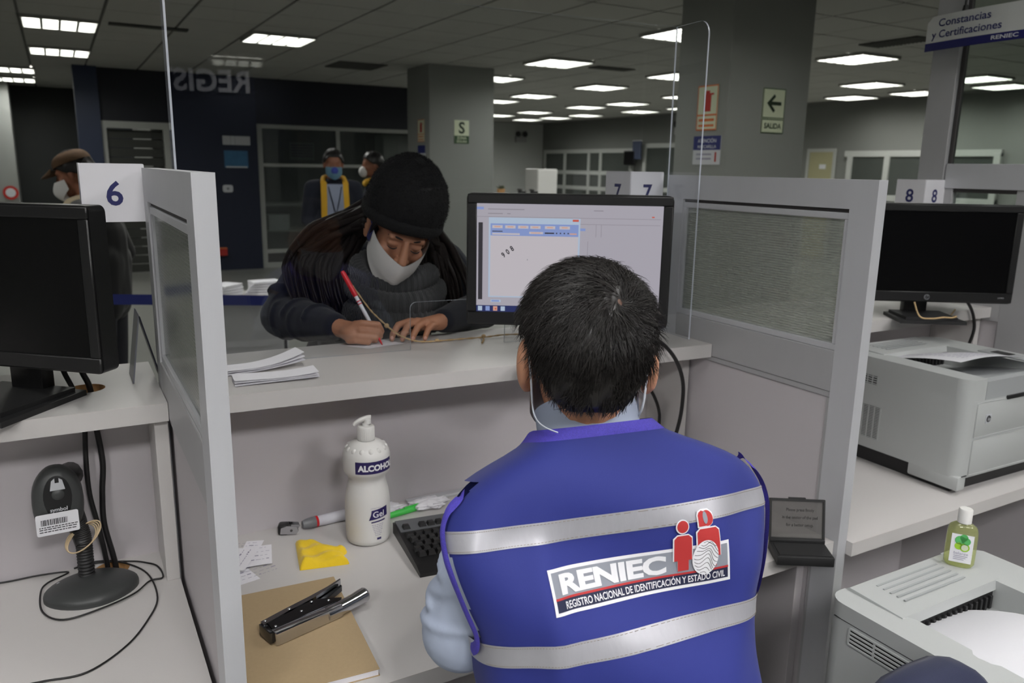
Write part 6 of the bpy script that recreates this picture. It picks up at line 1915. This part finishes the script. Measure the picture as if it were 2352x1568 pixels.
sv = thing('silver_plate', 'silver plate of three sections on the navy wall above the blue poster', 'sign', (2.305, 12.18, 1.80))
for x0, x1, m in ((-.19, -.085, m_alu), (-.08, -.02, m_pwhite), (-.015, .19, m_alu)): bx(sv, 'section', m, x0, x1, -.02, 0, 0, .125, .004)
sw = thing('wall_switch', 'white round edged switch plate on the navy wall', 'switch', (2.15, 12.18, 1.13))
q = MB(); q.prism(rrect(-.07, .07, 0, .105, .03, 5), 0, .012, M=Mx((0, -.012, 0)) @ AXZ); q.build('plate', m_pwhite, sw)
q = MB(); q.lathe([(0, .004), (.016, .003), (.018, 0)], 16, M=Mx((0, -.012, .052), rx=PI / 2)); q.build('button', m_cap, sw, smooth=50)
rb_ = thing('extinguisher_box', 'small red box low on the navy wall', 'box', (2.02, 12.18, .22))
bx(rb_, 'body', m_red, -.06, .06, -.08, 0, 0, .10, .008); bx(rb_, 'lid', m_orange, -.062, .062, -.083, 0, .10, .115, .004)
# behind the office glass: notice, cabinet, counter with box and papers
flat_sign('grey notice on the inner office wall behind the man with yellow bands', (4.05, 15.19, 1.62), 0, .46, .32, [(-.2, .2, .06 + .05 * k, .08 + .05 * k, m_lblg) for k in range(5)], base=m_pwhite)
wb = thing('white_cabinet', 'bright white tall cabinet behind the right pane of the office front', 'cabinet', (5.05, 12.9, 0))
bx(wb, 'carcass', m_pe, -.25, .22, 0, .4, 0, 2.05, .006); bx(wb, 'door', m_pe, -.245, -.015, -.02, 0, .05, 2.0, .004); bx(wb, 'door', m_pe, -.010, .215, -.02, 0, .05, 2.0, .004)
ct = thing('office_counter', 'pale counter behind the left pane of the office front', 'counter', (3.1, 12.85, 0))
bx(ct, 'top', m_lam, -.5, .6, -.25, .25, .90, .95); bx(ct, 'shelf', m_lam, -.5, .6, -.25, .25, .50, .53); bx(ct, 'side', m_lam, -.5, -.47, -.25, .25, 0, .90); bx(ct, 'side', m_lam, .57, .6, -.25, .25, 0, .90); bx(ct, 'back', m_lam_under, -.47, .57, .23, .25, 0, .90)
pb = thing('paper_box', 'white carton of papers on the lower shelf of the office counter', 'box', (2.98, 12.80, .53))
bx(pb, 'carton', m_paper, -.16, .16, -.12, .12, 0, .20, .004); bx(pb, 'lid', m_paper, -.165, .165, -.125, .125, .20, .24, .004)
# far objects
bn = thing('blue_banner', 'narrow dark blue banner hanging among the far office windows', 'banner', (12.0, 15.27, 1.79))
q = MB(); q.box(-.012, .012, -.16, .16, 0, .42); q.build('cloth', m_navy2, bn); q = MB(); q.cyl((0, -.17, .42), (0, .17, .42), .012); q.build('rod', m_alu, bn)
tv = thing('wall_screen', 'small dark screen below the far blue banner', 'screen', (12.0, 15.55, 1.645))
q = MB(); q.box(-.02, .02, -.2, .2, 0, .34, bev=.006); q.build('housing', m_blk, tv); q = MB(); q.box(-.023, -.02, -.18, .18, .02, .32); q.build('display', m_screen_off, tv)
def emergency(label, loc, rz):
    t = thing('emergency_light', label, 'lamp', loc, rz, 'twin headed emergency lights')
    bx(t, 'box', m_cab, -.17, .17, -.10, 0, 0, .16, .01)
    for s in (-1, 1):
        q = MB(); q.lathe([(0, 0), (.055, .0), (.075, .05), (.07, .07), (0, .062)], 20, M=Mx((s * .11, -.05, .23), rx=PI / 2 + .2)); q.build('lamp_head', m_blkm, t, smooth=50)
        q = MB(); q.cyl((s * .11, -.04, .16), (s * .11, -.04, .22), .012); q.build('bracket', m_blkm, t)
emergency('emergency light with two dark heads on the far back wall', (11.44, 19.84, 2.24), 0)
emergency('emergency light with two dark heads on the right wall beside the column', (12.19, 13.94, 2.33), -PI / 2)
fr = thing('white_locker', 'pale tall cabinet standing in the hall left of the number 7 sign', 'cabinet', (7.05, 11.50, 0))
bx(fr, 'carcass', m_pe, -.19, .19, -.2, .2, .04, 1.535, .008); bx(fr, 'door', m_pe, -.185, .185, -.215, -.2, .06, .82, .006); bx(fr, 'door', m_pe, -.185, .185, -.215, -.2, .84, 1.52, .006); bx(fr, 'plinth', m_blkm, -.18, .18, -.18, .18, 0, .04)
m_leaf = mat('plant_leaf', S(58, 66, 40), 0.6, noise=0.2, nscale=20)
fd = thing('far_desk', 'white desk in the hall behind the lit monitor, with a potted plant', 'desk', (6.05, 10.9, 0))
bx(fd, 'top', m_lam, -.55, .55, -.3, .3, 1.10, 1.14); bx(fd, 'panel', m_lam, -.55, .55, .24, .28, 0, 1.10); bx(fd, 'side', m_lam, -.55, -.52, -.28, .24, 0, 1.10); bx(fd, 'side', m_lam, .52, .55, -.28, .24, 0, 1.10)
pl_ = thing('potted_plant', 'small dark potted plant on the far white desk', 'plant', (5.88, 10.75, 1.14))
q = MB(); q.lathe([(0, 0), (.05, 0), (.065, .09), (.058, .09), (.05, .08), (0, .08)], 20); q.build('pot', m_chip, pl_, smooth=50)
rng = random.Random(8)
for k in range(22):
    a = rng.uniform(0, 2 * PI); l = rng.uniform(.07, .12); e = rng.uniform(.2, 1.3)
    q = MB(); d = Vector((math.cos(a) * math.cos(e), math.sin(a) * math.cos(e), math.sin(e))); s_ = d.cross(Vector((0, 0, 1))).normalized()
    b = Vector((0, 0, .08))
    q.raw([b, b + d * l * .5 + s_ * .022, b + d * l + Vector((0, 0, -.02)), b + d * l * .5 - s_ * .022, b + d * l * .5 + Vector((0, 0, .012))], [(0, 1, 4), (1, 2, 4), (2, 3, 4), (3, 0, 4)]); q.build('leaf', m_leaf, pl_)
for k, (x, y) in enumerate(((6.28, 10.80), (6.45, 10.72))):
    t = thing('desk_phone', ('dark desk phone on the far white desk, left of its twin', 'dark desk phone at the right end of the far white desk')[k], 'phone', (x, y, 1.14), 0, 'desk phones')
    bx(t, 'base', m_blkm, -.05, .05, -.05, .05, 0, .06, .01); bx(t, 'handset', m_blk, -.06, -.02, -.06, .06, .06, .09, .01)
d2 = thing('door_2', 'beige door with a small white plate in the right wall beside the arrow sign column', 'door', (12.19, 10.11, 0)); d2['kind'] = 'structure'
m_door = mat('door_beige', S(150, 146, 112), 0.6)
bx(d2, 'leaf', m_door, -.02, 0, -.26, .26, 0, 1.92); bx(d2, 'jamb', m_wframe, -.03, 0, -.32, -.26, 0, 1.98); bx(d2, 'jamb', m_wframe, -.03, 0, .26, .32, 0, 1.98); bx(d2, 'head', m_wframe, -.03, 0, -.26, .26, 1.92, 1.98); bx(d2, 'number_plate', m_pwhite, -.025, -.02, -.12, .02, 1.62, 1.70); bx(d2, 'handle', m_alu, -.06, -.02, -.22, -.12, .98, 1.0)
# waiting side: queue barrier, low table, floor markers
m_belt = mat('belt_blue', S(28, 40, 112), 0.6)
qb = thing('queue_barrier', 'blue belt queue barrier between two posts behind the counter', 'barrier', (0, 0, 0))
for x, y in ((-.75, 4.72), (2.05, 3.22)):
    q = MB(); q.lathe([(0, 0), (.17, 0), (.17, .012), (.05, .035), (.025, .05), (.025, .93), (.032, .94), (.032, .99), (0, 1.0)], 24, M=Matrix.Translation((x, y, 0))); q.build('post', m_blkm, qb, smooth=40)
q = MB(); a_, b__ = Vector((-.72, 4.705, 0)), Vector((2.02, 3.235, 0)); n_ = (b__ - a_).cross(Vector((0, 0, 1))).normalized() * .0015
for s in (1, -1): q.face([a_ + n_ * s + Vector((0, 0, .865)), b__ + n_ * s + Vector((0, 0, .885)), b__ + n_ * s + Vector((0, 0, .935)), a_ + n_ * s + Vector((0, 0, .915))])
q.build('belt', m_belt, qb)
tb = thing('low_table', 'low pale table with papers beyond the counter, left of the woman', 'table', (1.02, 5.55, 0))
bx(tb, 'top', m_lam, -.28, .28, -.2, .2, .64, .67, .004)
for sx in (-1, 1):
    for sy in (-1, 1): bx(tb, 'leg', m_alu, sx * .25 - .015, sx * .25 + .015, sy * .17 - .015, sy * .17 + .015, 0, .64)
bx(tb, 'apron', m_cab, -.26, .26, -.185, .185, .30, .64)
for k, (x, y, rz, l) in enumerate(((.90, 5.48, .3, 'white papers heaped at the left of the low table'), (1.17, 5.57, -.4, 'white papers heaped at the right of the low table'))):
    t = thing('paper_stack', l, 'paper', (x, y, .6705), rz, 'paper stacks on the low table')
    for j in range(5):
        q = MB(); q.box(-.10 + .006 * j, .10 + .004 * j, -.07, .07, .018 * j, .018 * j + .014, M=Matrix.Rotation(.12 * j, 4, 'Z')); q.build('bundle', m_paper, t)
for k, (x, y, l) in enumerate(((1.45, 8.86, 'orange and white round floor marker nearer the navy wall'), (1.39, 7.29, 'orange and white round floor marker nearer the counter'))):
    t = thing('floor_marker', l, 'marker', (x, y, 0), 0, 'distance markers on the floor')
    q = MB(); q.lathe([(0, .002), (.22, .002), (.22, .0)], 32); q.build('disc', m_orange, t)
    q = MB(); q.lathe([(0, .0032), (.10, .0032)], 24); q.build('centre', m_pwhite, t)
    q = MB(); q.lathe([(.15, .0032), (.18, .0032)], 32); q.build('ring', m_pwhite, t)
rs = thing('red_round_sign', 'small red round no smoking sign on the pale pillar at the left edge', 'sign', (-.66, 15.19, 1.02))
q = MB(); q.lathe([(0, .002), (.11, .002), (.11, 0)], 28, M=Mx((0, -.002, 0), rx=PI / 2)); q.build('disc', m_red, rs)
q = MB(); q.lathe([(0, .003), (.07, .003)], 24, M=Mx((0, -.002, 0), rx=PI / 2)); q.build('centre', m_pwhite, rs)
